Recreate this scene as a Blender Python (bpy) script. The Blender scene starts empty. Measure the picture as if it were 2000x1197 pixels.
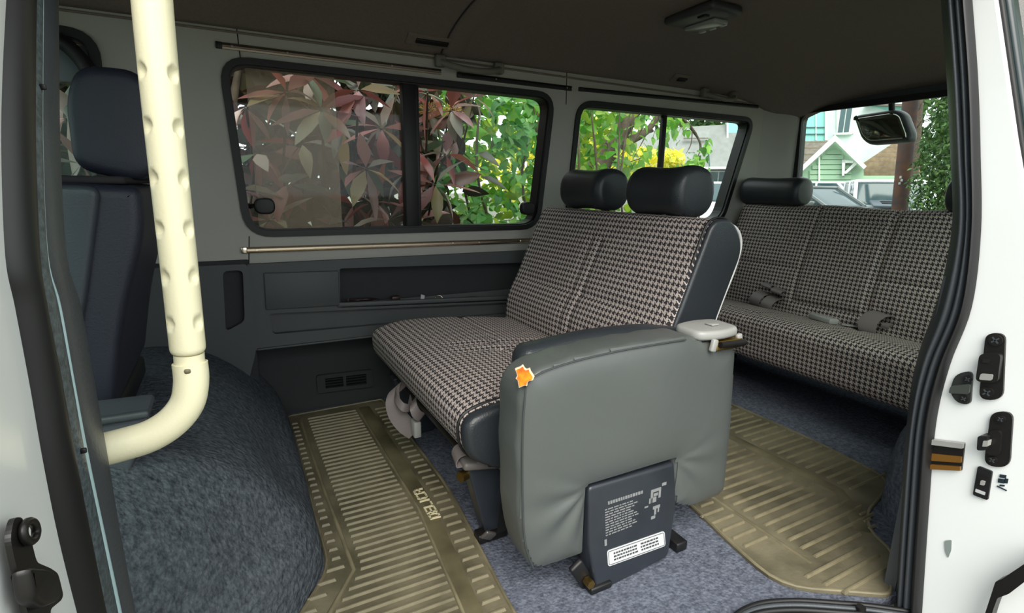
import bpy, bmesh, math, random
import numpy as np
from mathutils import Vector, Matrix, Quaternion
from mathutils.geometry import tessellate_polygon
random.seed(7)
SC = bpy.context.scene
COL = SC.collection

# ------------------------------------------------------------------ camera
F_PX = 1039.0
YAW, PITCH, ROLL = math.radians(28.2), math.radians(12.68), math.radians(0.78)
CAM = Vector((0, -0.30, 0.80))
fw = Vector((math.sin(YAW) * math.cos(PITCH), math.cos(YAW) * math.cos(PITCH), -math.sin(PITCH)))
r0 = Vector((math.cos(YAW), -math.sin(YAW), 0)); u0 = r0.cross(fw)
rt = r0 * math.cos(ROLL) + u0 * math.sin(ROLL); up = -r0 * math.sin(ROLL) + u0 * math.cos(ROLL)
cd = bpy.data.cameras.new('camera'); cam = bpy.data.objects.new('camera', cd); COL.objects.link(cam)
cd.sensor_width = 36; cd.lens = 36 * F_PX / 2000; cd.clip_start = 0.02; cd.clip_end = 300
m = Matrix((rt, up, -fw)).transposed().to_4x4(); m.translation = CAM; cam.matrix_world = m
SC.camera = cam
# ------------------------------------------------------------------ sky, sun, exposure
W = bpy.data.worlds.new('sky'); SC.world = W; W.use_nodes = True
nt = W.node_tree; bg = nt.nodes['Background']
tc = nt.nodes.new('ShaderNodeTexCoord'); sep = nt.nodes.new('ShaderNodeSeparateXYZ'); cr = nt.nodes.new('ShaderNodeValToRGB')
nt.links.new(tc.outputs['Generated'], sep.inputs[0]); nt.links.new(sep.outputs['Z'], cr.inputs[0]); nt.links.new(cr.outputs[0], bg.inputs[0])
cr.color_ramp.elements[0].position = 0.0; cr.color_ramp.elements[0].color = (0.78, 0.83, 0.86, 1)
cr.color_ramp.elements[1].position = 0.9; cr.color_ramp.elements[1].color = (0.95, 0.98, 1.0, 1)
bg.inputs[1].default_value = 1.35
sd = bpy.data.lights.new('sun', 'SUN'); sun = bpy.data.objects.new('sun', sd); COL.objects.link(sun)
sd.energy = 2.6; sd.angle = math.radians(45); sd.color = (1.0, 0.96, 0.88)
sun.rotation_euler = Vector((0.30, 0.62, -0.72)).to_track_quat('-Z', 'Y').to_euler()
vs = SC.view_settings
vs.view_transform = 'Standard'; vs.look = 'None'; vs.gamma = 1.0; vs.use_curve_mapping = False
vs.exposure = 0.8

# ------------------------------------------------------------------ measuring: where a line of sight meets a plane of the place
def ray(px, py): return fw + rt * ((px - 1000) / F_PX) - up * ((py - 598.5) / F_PX)
def onX(px, py, x): r = ray(px, py); return CAM + r * ((x - CAM.x) / r.x)
def onY(px, py, y): r = ray(px, py); return CAM + r * ((y - CAM.y) / r.y)
def onZ(px, py, z): r = ray(px, py); return CAM + r * ((z - CAM.z) / r.z)

# ------------------------------------------------------------------ materials
def lin(c):
    return tuple(((v / 255) / 12.92 if v / 255 <= 0.04045 else ((v / 255 + 0.055) / 1.055) ** 2.4) for v in c) + (1,)
MATS = {}
def nodes(name):
    mt = bpy.data.materials.new(name); mt.use_nodes = True
    return mt, mt.node_tree, mt.node_tree.nodes['Principled BSDF']
def mat(name, col, rough=0.6, metal=0.0, noise=0.0, nscale=40, bump=0.0, bscale=200, spec=0.5, col2=None, coat=0.0):
    if name in MATS: return MATS[name]
    mt, t, b = nodes(name); c = lin(col); L = t.links.new
    b.inputs['Roughness'].default_value = rough; b.inputs['Metallic'].default_value = metal
    b.inputs['Specular IOR Level'].default_value = spec; b.inputs['Coat Weight'].default_value = coat
    b.inputs['Base Color'].default_value = c
    co = t.nodes.new('ShaderNodeTexCoord')
    if noise or col2:
        n = t.nodes.new('ShaderNodeTexNoise'); n.inputs['Scale'].default_value = nscale; n.inputs['Detail'].default_value = 6
        L(co.outputs['Object'], n.inputs['Vector'])
        r = t.nodes.new('ShaderNodeValToRGB'); L(n.outputs[0], r.inputs[0]); L(r.outputs[0], b.inputs['Base Color'])
        c2 = lin(col2) if col2 else tuple(v * (1 + noise) for v in c[:3]) + (1,)
        c1 = c if col2 else tuple(v * (1 - noise) for v in c[:3]) + (1,)
        r.color_ramp.elements[0].position = 0.35; r.color_ramp.elements[1].position = 0.65
        r.color_ramp.elements[0].color = c1; r.color_ramp.elements[1].color = c2
    if bump:
        n2 = t.nodes.new('ShaderNodeTexNoise'); n2.inputs['Scale'].default_value = bscale; n2.inputs['Detail'].default_value = 4
        L(co.outputs['Object'], n2.inputs['Vector'])
        bp = t.nodes.new('ShaderNodeBump'); bp.inputs['Strength'].default_value = bump; bp.inputs['Distance'].default_value = 0.004
        L(n2.outputs[0], bp.inputs['Height']); L(bp.outputs[0], b.inputs['Normal'])
    MATS[name] = mt; return mt
def houndstooth(name, light, dark, cell):
    mt, t, b = nodes(name); L = t.links.new
    b.inputs['Roughness'].default_value = 0.9; b.inputs['Specular IOR Level'].default_value = 0.2
    uv = t.nodes.new('ShaderNodeUVMap'); sp = t.nodes.new('ShaderNodeSeparateXYZ'); L(uv.outputs[0], sp.inputs[0])
    def M(op, a, bb=None):
        n = t.nodes.new('ShaderNodeMath'); n.operation = op
        for i, v in enumerate((a, bb)):
            if v is None: continue
            if isinstance(v, (int, float)): n.inputs[i].default_value = v
            else: L(v, n.inputs[i])
        return n.outputs[0]
    i = M('FLOOR', M('MULTIPLY', sp.outputs[0], 8 / cell)); j = M('FLOOR', M('MULTIPLY', sp.outputs[1], 8 / cell))
    a = M('LESS_THAN', M('FLOORED_MODULO', i, 8), 4); bq = M('LESS_THAN', M('FLOORED_MODULO', j, 8), 4)
    w = M('LESS_THAN', M('FLOORED_MODULO', M('ADD', i, j), 4), 2)
    v = M('ADD', M('MULTIPLY', w, a), M('MULTIPLY', M('SUBTRACT', 1, w), bq))
    mx = t.nodes.new('ShaderNodeMix'); mx.data_type = 'RGBA'; L(v, mx.inputs[0])
    mx.inputs[6].default_value = lin(light); mx.inputs[7].default_value = lin(dark)
    L(mx.outputs[2], b.inputs['Base Color'])
    n2 = t.nodes.new('ShaderNodeTexNoise'); n2.inputs['Scale'].default_value = 30
    co = t.nodes.new('ShaderNodeTexCoord'); L(co.outputs['Object'], n2.inputs['Vector'])
    bp = t.nodes.new('ShaderNodeBump'); bp.inputs['Strength'].default_value = 0.25; bp.inputs['Distance'].default_value = 0.01
    L(n2.outputs[0], bp.inputs['Height']); L(bp.outputs[0], b.inputs['Normal'])
    return mt
def carpet(name, c1, c2, scale=90, rows=0.0):
    mt, t, b = nodes(name); L = t.links.new
    b.inputs['Roughness'].default_value = 1.0; b.inputs['Specular IOR Level'].default_value = 0.05
    co = t.nodes.new('ShaderNodeTexCoord'); n = t.nodes.new('ShaderNodeTexNoise'); n.inputs['Scale'].default_value = scale; n.inputs['Detail'].default_value = 7; n.inputs['Roughness'].default_value = 0.75
    v = t.nodes.new('ShaderNodeTexVoronoi'); v.inputs['Scale'].default_value = scale * 1.7
    L(co.outputs['Object'], n.inputs['Vector']); L(co.outputs['Object'], v.inputs['Vector'])
    r = t.nodes.new('ShaderNodeValToRGB'); r.color_ramp.elements[0].position = 0.38; r.color_ramp.elements[1].position = 0.68
    r.color_ramp.elements[0].color = lin(c1); r.color_ramp.elements[1].color = lin(c2); L(n.outputs[0], r.inputs[0]); L(r.outputs[0], b.inputs['Base Color'])
    h = v.outputs['Distance']
    if rows:
        wv = t.nodes.new('ShaderNodeTexWave'); wv.bands_direction = 'Z'; wv.inputs['Scale'].default_value = rows; wv.inputs['Distortion'].default_value = 6; wv.inputs['Detail'].default_value = 3; wv.inputs['Detail Scale'].default_value = 3
        L(co.outputs['Object'], wv.inputs['Vector'])
        ad = t.nodes.new('ShaderNodeMath'); ad.operation = 'ADD'; L(h, ad.inputs[0]); L(wv.outputs['Fac'], ad.inputs[1]); h = ad.outputs[0]
    bp = t.nodes.new('ShaderNodeBump'); bp.inputs['Strength'].default_value = 0.6; bp.inputs['Distance'].default_value = 0.003
    L(h, bp.inputs['Height']); L(bp.outputs[0], b.inputs['Normal'])
    return mt
def glass(name, tint=(0.93, 0.97, 0.95), haze=0.0, hazecol=(150, 140, 130), refl=0.014):
    mt = bpy.data.materials.new(name); mt.use_nodes = True; t = mt.node_tree; t.nodes.clear(); L = t.links.new
    out = t.nodes.new('ShaderNodeOutputMaterial'); tr = t.nodes.new('ShaderNodeBsdfTransparent'); tr.inputs[0].default_value = tint + (1,)
    gl = t.nodes.new('ShaderNodeBsdfGlossy'); gl.inputs['Roughness'].default_value = 0.03
    ge = t.nodes.new('ShaderNodeNewGeometry'); dt = t.nodes.new('ShaderNodeVectorMath'); dt.operation = 'DOT_PRODUCT'
    L(ge.outputs['Incoming'], dt.inputs[0]); L(ge.outputs['Normal'], dt.inputs[1])
    def Mh(op, a, c=0.0):
        n = t.nodes.new('ShaderNodeMath'); n.operation = op; L(a, n.inputs[0]); n.inputs[1].default_value = c; return n.outputs[0]
    ab = Mh('ABSOLUTE', dt.outputs['Value']); iv = t.nodes.new('ShaderNodeMath'); iv.operation = 'SUBTRACT'; iv.inputs[0].default_value = 1.0; L(ab, iv.inputs[1])
    fr = t.nodes.new('ShaderNodeMath'); fr.operation = 'MULTIPLY_ADD'; L(Mh('POWER', iv.outputs[0], 5.0), fr.inputs[0]); fr.inputs[1].default_value = 1 - refl; fr.inputs[2].default_value = refl
    mx = t.nodes.new('ShaderNodeMixShader'); L(fr.outputs[0], mx.inputs[0]); L(tr.outputs[0], mx.inputs[1]); L(gl.outputs[0], mx.inputs[2])
    o = mx.outputs[0]
    if haze:
        df = t.nodes.new('ShaderNodeBsdfTranslucent'); df.inputs[0].default_value = lin(hazecol)
        d2 = t.nodes.new('ShaderNodeBsdfDiffuse'); d2.inputs[0].default_value = lin(hazecol)
        dm = t.nodes.new('ShaderNodeMixShader'); L(df.outputs[0], dm.inputs[1]); L(d2.outputs[0], dm.inputs[2])
        n = t.nodes.new('ShaderNodeTexNoise'); n.inputs['Scale'].default_value = 5; n.inputs['Detail'].default_value = 5
        co = t.nodes.new('ShaderNodeTexCoord'); L(co.outputs['Object'], n.inputs['Vector'])
        mr = t.nodes.new('ShaderNodeMapRange'); mr.inputs[1].default_value = 0.3; mr.inputs[2].default_value = 0.7; mr.inputs[3].default_value = haze * 0.75; mr.inputs[4].default_value = haze * 1.25
        L(n.outputs[0], mr.inputs[0])
        m2 = t.nodes.new('ShaderNodeMixShader'); L(mr.outputs[0], m2.inputs[0]); L(o, m2.inputs[1]); L(dm.outputs[0], m2.inputs[2]); o = m2.outputs[0]
    L(o, out.inputs[0]); return mt
def leafmat(name, cols, island=False, gloss=0.35, trans=0.35):
    mt = bpy.data.materials.new(name); mt.use_nodes = True; t = mt.node_tree; L = t.links.new
    b = t.nodes['Principled BSDF']; out = t.nodes['Material Output']
    b.inputs['Roughness'].default_value = gloss
    r = t.nodes.new('ShaderNodeValToRGB'); r.color_ramp.interpolation = 'LINEAR'
    els = r.color_ramp.elements
    while len(els) < len(cols): els.new(0.5)
    for i, c in enumerate(cols): els[i].position = i / max(1, len(cols) - 1); els[i].color = lin(c)
    if island: g = t.nodes.new('ShaderNodeNewGeometry'); L(g.outputs['Random Per Island'], r.inputs[0])
    else: g = t.nodes.new('ShaderNodeObjectInfo'); L(g.outputs['Random'], r.inputs[0])
    L(r.outputs[0], b.inputs['Base Color'])
    tl = t.nodes.new('ShaderNodeBsdfTranslucent'); L(r.outputs[0], tl.inputs[0])
    mx = t.nodes.new('ShaderNodeMixShader'); mx.inputs[0].default_value = trans
    L(b.outputs[0], mx.inputs[1]); L(tl.outputs[0], mx.inputs[2]); L(mx.outputs[0], out.inputs[0])
    return mt

M_TRIM = mat('trim_grey', (168, 166, 158), 0.55, bump=0.15, bscale=400)
M_DARK = mat('dark_panel', (72, 75, 76), 0.55, bump=0.15, bscale=500)
M_DARKER = mat('lower_panel', (46, 48, 50), 0.8, bump=0.2, bscale=300)
M_HEAD = mat('headliner', (120, 108, 101), 0.95, noise=0.06, nscale=150, bump=0.1, bscale=500)
M_RUB = mat('rubber', (15, 15, 16), 0.5)
M_RUBG = mat('rubber_grey', (62, 66, 70), 0.42, bump=0.1, bscale=300)
M_SPECK = mat('speckled_trim', (74, 84, 88), 0.4, noise=0.35, nscale=260, bump=0.3, bscale=400)
M_EDGE = mat('pale_bead', (170, 196, 200), 0.45)
M_WHITE = mat('white_paint', (236, 238, 236), 0.3, coat=0.3)
M_CREAM = mat('cream_rubber', (230, 224, 190), 0.36, bump=0.06, bscale=300)
M_CARPET = carpet('floor_carpet', (70, 74, 84), (112, 117, 130))
M_HUMP = carpet('hump_carpet', (62, 67, 72), (100, 106, 112), 80, rows=16)
M_MAT = mat('rubber_mat', (76, 71, 54), 0.6, col2=(112, 105, 84), nscale=9, bump=0.25, bscale=120)
M_MATRIB = mat('mat_rib', (128, 120, 95), 0.55, col2=(96, 89, 68), nscale=14)
M_MATPIT = mat('mat_channel', (74, 68, 48), 0.6, col2=(104, 97, 72), nscale=10)
M_VINYL = mat('dark_vinyl', (42, 46, 50), 0.36, bump=0.18, bscale=350)
M_VINYLB = mat('blue_black_vinyl', (34, 37, 50), 0.5, bump=0.15, bscale=350)
M_GVINYL = mat('grey_vinyl', (80, 84, 82), 0.34, bump=0.14, bscale=45)
M_PIPE = mat('pale_piping', (205, 206, 204), 0.4)
M_HOUND = houndstooth('houndstooth', (184, 172, 166), (50, 47, 50), 0.0155)
M_HOUND2 = houndstooth('houndstooth_rear', (178, 166, 158), (48, 46, 50), 0.0155)
M_CHROME = mat('chrome', (226, 214, 196), 0.22, metal=1.0)
M_BRASS = mat('brass', (170, 140, 80), 0.35, metal=1.0)
M_BLUMET = mat('blue_black_steel', (40, 44, 50), 0.3, noise=0.1, nscale=20)
M_BLACK = mat('black_metal', (30, 28, 27), 0.4, metal=0.3)
M_LGREY = mat('grey_plastic', (150, 150, 146), 0.4)
M_STRAP = mat('belt_webbing', (114, 106, 104), 0.5, bump=0.2, bscale=500)
M_FOAM = mat('orange_foam', (255, 150, 20), 0.9, col2=(235, 90, 20), nscale=60)
M_LABEL = mat('label_white', (188, 190, 190), 0.5)
M_PRINT = mat('print_dark', (60, 62, 66), 0.6)
M_PRINTL = mat('print_light', (118, 120, 120), 0.6)
G_CLEAR = glass('clear_glass'); G_HAZY = glass('hazy_glass', haze=0.27, hazecol=(214, 192, 172)); G_DIM = glass('dimming_glass', (0.72, 0.78, 0.76), refl=0.05); G_TINT = glass('tinted_glass', (0.80, 0.90, 0.86))

# ------------------------------------------------------------------ mesh helpers
def link(name, me, m, parent=None, smooth=True):
    o = bpy.data.objects.new(name, me); COL.objects.link(o)
    if m is not None: me.materials.append(m)
    if parent is not None: o.parent = parent
    if smooth and len(me.polygons): me.polygons.foreach_set('use_smooth', [True] * len(me.polygons))
    me.update(); return o
def from_data(name, v, f, m, parent=None, smooth=False, uv=None):
    me = bpy.data.meshes.new(name); me.from_pydata([tuple(p) for p in v], [], f)
    if uv is not None:
        l = me.uv_layers.new(name='UVMap')
        for lo in me.loops: l.data[lo.index].uv = uv[lo.vertex_index]
    return link(name, me, m, parent, smooth)
def sharp(o, deg=35):
    try:
        me = o.data; bm = bmesh.new(); bm.from_mesh(me); a = math.radians(deg)
        for e in bm.edges:
            if len(e.link_faces) == 2 and e.calc_face_angle(0) > a: e.smooth = False
        bm.to_mesh(me); bm.free()
    except Exception: pass
    return o
def tag(o, label=None, cat=None, group=None, kind=None):
    if label: o['label'] = label
    if cat: o['category'] = cat
    if group: o['group'] = group
    if kind: o['kind'] = kind
    return o
def empty(name, loc, rz=0.0):
    o = bpy.data.objects.new(name, None); COL.objects.link(o); o.location = loc; o.rotation_euler = (0, 0, rz); o.empty_display_size = 0.05
    return o
def struct(o): o['kind'] = 'structure'; return o
def under(o, parent):           # parent keeps world place when the parent is an unrotated empty
    o.parent = parent; o.location = Vector(o.location) - Vector(parent.location); return o
def V(*a): return Vector(a)
def box(name, c, s, m, parent=None, bev=0.003, rot=None, seg=2):
    bm = bmesh.new(); bmesh.ops.create_cube(bm, size=1)
    bmesh.ops.scale(bm, vec=s, verts=bm.verts)
    if bev: bmesh.ops.bevel(bm, geom=bm.edges[:], offset=min(bev, min(s) * 0.45), segments=seg, affect='EDGES', profile=0.5)
    me = bpy.data.meshes.new(name); bm.to_mesh(me); bm.free()
    o = link(name, me, m); o.location = c
    if rot is not None: o.rotation_euler = rot
    if parent is not None: under(o, parent)
    return sharp(o, 50)
def catmull(pts, n=6):
    P = [Vector(p) for p in pts]; out = []
    for i in range(len(P) - 1):
        a = P[max(i - 1, 0)]; b = P[i]; c = P[i + 1]; d = P[min(i + 2, len(P) - 1)]
        for k in range(n):
            t = k / n
            out.append(0.5 * ((2 * b) + (c - a) * t + (2 * a - 5 * b + 4 * c - d) * t * t + (3 * b - a - 3 * c + d) * t ** 3))
    out.append(P[-1]); return out
def tube(name, pts, r, m, parent=None, n=10, smooth_n=0, prof=None, closed=False, caps=True):
    """sweep a round (or prof: list of (a,b)) section along pts; r may be a list"""
    P = catmull(pts, smooth_n) if smooth_n else [Vector(p) for p in pts]
    N = len(P); R = r if isinstance(r, (list, tuple)) else [r] * N
    if len(R) != N: R = [R[min(int(i * (len(R) - 1) / (N - 1) + 0.5), len(R) - 1)] for i in range(N)]
    prof = prof or [(math.cos(2 * math.pi * k / n), math.sin(2 * math.pi * k / n)) for k in range(n)]
    n = len(prof); v = []; f = []
    def tan(i):
        if closed: return (P[(i + 1) % N] - P[i - 1]).normalized()
        return (P[min(i + 1, N - 1)] - P[max(i - 1, 0)]).normalized()
    t0 = tan(0); a = t0.orthogonal().normalized() if abs(t0.z) > 0.9 else t0.cross(V(0, 0, 1)).normalized()
    for i in range(N):
        t = tan(i); a = (a - t * a.dot(t)).normalized(); b = t.cross(a)
        for (x, y) in prof: v.append(P[i] + (a * x + b * y) * R[i])
    for i in range(N if closed else N - 1):
        j = (i + 1) % N
        for k in range(n): f.append((i * n + k, i * n + (k + 1) % n, j * n + (k + 1) % n, j * n + k))
    if caps and not closed: f += [tuple(range(n - 1, -1, -1)), tuple((N - 1) * n + k for k in range(n))]
    o = from_data(name, v, f, m, None, True); sharp(o, 50)
    if parent is not None: under(o, parent)
    return o
def roundpoly(c, r, seg=6):
    """c: 2D corners, r: radius (or list)"""
    out = []; n = len(c); rr = r if isinstance(r, (list, tuple)) else [r] * n
    for i in range(n):
        p = Vector(c[i]).to_2d(); a = (Vector(c[i - 1]).to_2d() - p); b = (Vector(c[(i + 1) % n]).to_2d() - p)
        if rr[i] <= 0: out.append((p.x, p.y)); continue
        la, lb = a.length, b.length; d = min(rr[i], la * 0.49, lb * 0.49); A = p + a / la * d; B = p + b / lb * d
        for k in range(seg + 1):
            t = k / seg; q = A * (1 - t) ** 2 + p * 2 * t * (1 - t) + B * t * t; out.append((q.x, q.y))
    return out
def area2(p): return 0.5 * sum(p[i - 1][0] * p[i][1] - p[i][0] * p[i - 1][1] for i in range(len(p)))
def plate(name, outer, holes, thick, xf, m, parent=None, bevel=0.0):
    """flat sheet with holes; xf(a, b, depth) -> 3D point; depth runs 0..thick"""
    loops = [outer] + list(holes); v = []; f = []; idx = []
    for lp in loops:
        s = len(v); idx.append((s, len(lp)))
        v += [(p[0], p[1]) for p in lp]
    n = len(v)
    tris = tessellate_polygon([[Vector((p[0], p[1], 0)) for p in lp] for lp in loops])
    tot = n; verts = [xf(p[0], p[1], 0) for p in v] + [xf(p[0], p[1], thick) for p in v]
    for t in tris: f.append(tuple(t)); f.append((t[2] + n, t[1] + n, t[0] + n))
    for s, k in idx:
        for i in range(k):
            j = (i + 1) % k; f.append((s + i, s + j, n + s + j, n + s + i))
    me = bpy.data.meshes.new(name); me.from_pydata([tuple(p) for p in verts], [], f)
    bm = bmesh.new(); bm.from_mesh(me); bmesh.ops.recalc_face_normals(bm, faces=bm.faces); bm.to_mesh(me); bm.free()
    o = link(name, me, m, None, False)
    if parent is not None: under(o, parent)
    return o
def ring(name, A, B, thick, xf, m, parent=None):
    """frame between two loops of equal length"""
    n = len(A); v = [xf(p[0], p[1], d) for d in (0, thick) for L in (A, B) for p in L]; f = []
    for i in range(n):
        j = (i + 1) % n
        f += [(i, j, n + j, n + i), (2 * n + i, 3 * n + i, 3 * n + j, 2 * n + j), (i, 2 * n + i, 2 * n + j, j), (n + i, n + j, 3 * n + j, 3 * n + i)]
    me = bpy.data.meshes.new(name); me.from_pydata([tuple(p) for p in v], [], f)
    bm = bmesh.new(); bm.from_mesh(me); bmesh.ops.recalc_face_normals(bm, faces=bm.faces); bm.to_mesh(me); bm.free()
    o = link(name, me, m, None, False)
    if parent is not None: under(o, parent)
    return o
def solid(name, outline, y0, y1, m, parent=None, rend=0.015, step=0.02, disp=None, axis='y', resamp=0.02, capm=None, puff=0.0):
    """closed outline (a,b) lofted from y0 to y1 with rounded ends. axis y: a=x,b=z. UV = (along, around) in metres"""
    if area2(outline) < 0: outline = outline[::-1]
    pts = []; n = len(outline)
    for i in range(n):
        a = Vector(outline[i]); b = Vector(outline[(i + 1) % n]); k = max(1, int((b - a).length / resamp))
        for q in range(k): pts.append(a.lerp(b, q / k))
    n = len(pts); nor = []; arc = [0.0]
    for i in range(n):
        t = pts[(i + 1) % n] - pts[i - 1]; nor.append(Vector((t.y, -t.x)).normalized() if t.length > 1e-9 else Vector((0, 0)))
        arc.append(arc[-1] + (pts[(i + 1) % n] - pts[i]).length)
    st = []
    K = 5
    for k in range(K): th = math.pi / 2 * k / (K - 1); st.append((y0 + rend * (1 - math.sin(th)), rend * (1 - math.cos(math.pi / 2 - th + 0)) if 0 else rend * (1 - math.cos(th))))
    st = [(y0 + rend * (1 - math.cos(math.pi / 2 * k / (K - 1))), rend * (1 - math.sin(math.pi / 2 * k / (K - 1)))) for k in range(K)]
    L = y1 - y0 - 2 * rend; ns = max(1, int(L / step))
    mid = [(y0 + rend + L * k / ns, 0.0) for k in range(1, ns)]
    end = [(y1 - (s[0] - y0), s[1]) for s in st[::-1]]
    S = st + mid + end; v = []; uv = []; f = []
    for (y, ins) in S:
        for i in range(n):
            p = pts[i] - nor[i] * ins
            if disp is not None:
                d = disp(p.x, y, p.y, nor[i]) * (1 - min(1, ins / max(rend, 1e-6)))
                p = p + nor[i] * d
            v.append((p.x, y, p.y)); uv.append((y, arc[i]))
    for s in range(len(S) - 1):
        for i in range(n):
            j = (i + 1) % n; f.append((s * n + i, s * n + j, (s + 1) * n + j, (s + 1) * n + i))
    # the seam of the uv runs round the profile start: accept the one stretched column
    for (s, flip) in ((0, False), (len(S) - 1, True)):
        tr = tessellate_polygon([[Vector((v[s * n + i][0], v[s * n + i][2], 0)) for i in range(n)]])
        for t in tr: f.append(tuple(s * n + k for k in t))
    if axis == 'x': v = [(p[1], p[0], p[2]) for p in v]
    if axis == 'z': v = [(p[0], p[2], p[1]) for p in v]
    me = bpy.data.meshes.new(name); me.from_pydata(v, [], f)
    l = me.uv_layers.new(name='UVMap'); nv = len(S) * n
    for pl in me.polygons:
        us = [uv[me.loops[li].vertex_index] for li in pl.loop_indices]
        wrap = (max(u[1] for u in us) - min(u[1] for u in us)) > arc[-1] * 0.5 and len(us) == 4
        for li, u in zip(pl.loop_indices, us): l.data[li].uv = (u[0], u[1] + (arc[-1] if wrap and u[1] < arc[-1] * 0.5 else 0))
    bm = bmesh.new(); bm.from_mesh(me); bmesh.ops.recalc_face_normals(bm, faces=bm.faces); bm.to_mesh(me); bm.free()
    o = link(name, me, m, None, True); sharp(o, 40)
    if parent is not None: under(o, parent)
    return o
def ribbon(name, A, B, nrm, bulge, m, parent=None, n=8, sub=6, back=0.004):
    """padded strip between two space curves, bulging along nrm"""
    A = catmull(A, sub); B = catmull(B, sub); nrm = Vector(nrm).normalized(); v = []; f = []; N = len(A)
    for a, b in zip(A, B):
        for k in range(n + 1):
            t = k / n; v.append(a.lerp(b, t) + nrm * bulge * math.sin(math.pi * t) ** 0.6)
        v.append(b - nrm * back); v.append(a - nrm * back)
    w = n + 3
    for i in range(N - 1):
        for k in range(w): f.append((i * w + k, i * w + (k + 1) % w, (i + 1) * w + (k + 1) % w, (i + 1) * w + k))
    f += [tuple(range(w)), tuple((N - 1) * w + k for k in range(w - 1, -1, -1))]
    me = bpy.data.meshes.new(name); me.from_pydata([tuple(p) for p in v], [], f)
    bm = bmesh.new(); bm.from_mesh(me); bmesh.ops.recalc_face_normals(bm, faces=bm.faces); bm.to_mesh(me); bm.free()
    o = link(name, me, m, None, True); sharp(o, 50)
    if parent is not None: under(o, parent)
    return o
def g(x, c, w): return math.exp(-((x - c) / w) ** 2)
FZ = 0.04
# ================================================================== the van's shell (the setting)
YF, XR, XF = 1.45, 2.42, -1.35            # far wall, rear wall, front end
def XZ(y): return lambda a, b, d: (a, y + d, b)
# floor
struct(plate('floor', [(XF, 0.24), (0.62, 0.24), (0.70, 0.20), (0.78, 0.17), (1.10, 0.12), (2.44, 0.12), (2.44, 1.56), (XF, 1.56)], [], 0.02, lambda a, b, d: (a, b, FZ - d), M_CARPET))
# windows of the far wall: rubber outline on the wall
w1o = roundpoly([(0.025, 1.135), (1.10, 1.132), (1.045, 0.648), (0.050, 0.648)], 0.075)
w2o = roundpoly([(1.205, 1.118), (2.185, 1.120), (2.04, 0.648), (1.165, 0.648)], 0.07)
w4o = roundpoly([(-1.15, 1.16), (-0.235, 1.16), (-0.275, 0.62), (-1.2, 0.62)], 0.07)
wf = struct(plate('wall_far', [(XF, 0.565), (XR + 0.1, 0.565), (XR + 0.1, 1.225), (XF, 1.225)], [w1o, w2o, w4o], 0.06, XZ(YF), M_TRIM))
# dark band above the pocket panel and the lower wall below it
pk = roundpoly([(0.305, 0.541), (1.12, 0.520), (1.12, 0.372), (0.300, 0.414)], 0.008, 3)
gv = roundpoly([(0.092, 0.416), (1.12, 0.366), (1.12, 0.300 + 0.03), (0.097, 0.350)], 0.012, 3)
panel = struct(plate('wall_far_panel', [(0.045, 0.568), (2.30, 0.568), (2.30, 0.305), (0.045, 0.305)], [pk, gv], 0.02, XZ(1.425), M_DARK))
box('pocket_back', (0.75, 1.492, 0.455), (0.95, 0.008, 0.19), M_DARKER, panel, 0)
box('pocket_floor', (0.71, 1.463, 0.388), (0.85, 0.06, 0.006), M_DARKER, panel, 0, rot=(0, math.radians(2.6), 0))
box('pocket_roof', (0.71, 1.463, 0.541), (0.85, 0.05, 0.006), M_DARKER, panel, 0)
box('pocket_lip', (0.71, 1.424, 0.405), (0.84, 0.012, 0.016), M_DARK, panel, 0.004, rot=(0, math.radians(2.7), 0))
box('groove_back', (0.60, 1.452, 0.372), (1.1, 0.006, 0.10), M_DARK, panel, 0)
box('pocket_lid', (0.192, 1.4215, 0.482), (0.214, 0.010, 0.112), M_DARK, panel, 0.003, rot=(0, math.radians(1.6), 0))
box('panel_edge', (0.60, 1.422, 0.3085), (1.1, 0.012, 0.007), M_DARK, panel, 0.003)
wl = struct(plate('wall_far_lower', [(-0.3, FZ - 0.02), (2.44, FZ - 0.02), (2.44, 0.32), (-0.3, 0.32)], [], 0.03, XZ(1.53), M_DARKER))
box('panel_shelf', (1.0, 1.48, 0.316), (2.7, 0.1, 0.008), M_DARKER, wl, 0)
vg = empty('floor_vent', (0.32, 1.528, 0.128)); tag(vg, 'black rectangular heater vent low on the far wall below the storage pocket', 'vent')
fr = plate('vent_frame', roundpoly([(0.225, 0.165), (0.415, 0.158), (0.415, 0.094), (0.225, 0.101)], 0.01, 3), [[(0.252, 0.150), (0.312, 0.148), (0.312, 0.112), (0.252, 0.114)], [(0.322, 0.148), (0.392, 0.146), (0.392, 0.108), (0.322, 0.110)]], 0.012, XZ(1.518), M_DARKER, vg)
for k in range(4):
    box('vent_slat', (0.32, 1.526, 0.116 + k * 0.0095), (0.150, 0.006, 0.002), M_RUB, vg, 0, rot=(0.5, 0.03, 0))
# far pillar behind the front seats: belt recess and dark lower trim
struct(plate('trim_1', roundpoly([(-0.34, 0.57), (0.045, 0.57), (0.045, 0.30), (0.02, 0.22), (-0.06, 0.20), (-0.34, 0.20)], 0.01, 3), [roundpoly([(-0.020, 0.553), (0.032, 0.553), (0.024, 0.40), (-0.028, 0.375)], 0.015, 4)], 0.02, XZ(1.420), M_DARK))
struct(box('trim_2', (-0.65, 1.46, 0.36), (1.40, 0.03, 0.44), M_DARKER, None, 0.004))
# seams of the light trim
for i, (a, b) in enumerate([((0.058, 0.648), (0.050, 0.565)), ((0.075, 1.222), (0.078, 1.13)), ((1.152, 1.222), (1.154, 1.10))]):
    tube('seam', [(a[0], YF - 0.0005, a[1]), (b[0], YF - 0.0005, b[1])], 0.0016, M_DARKER, wf, 6)
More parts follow.
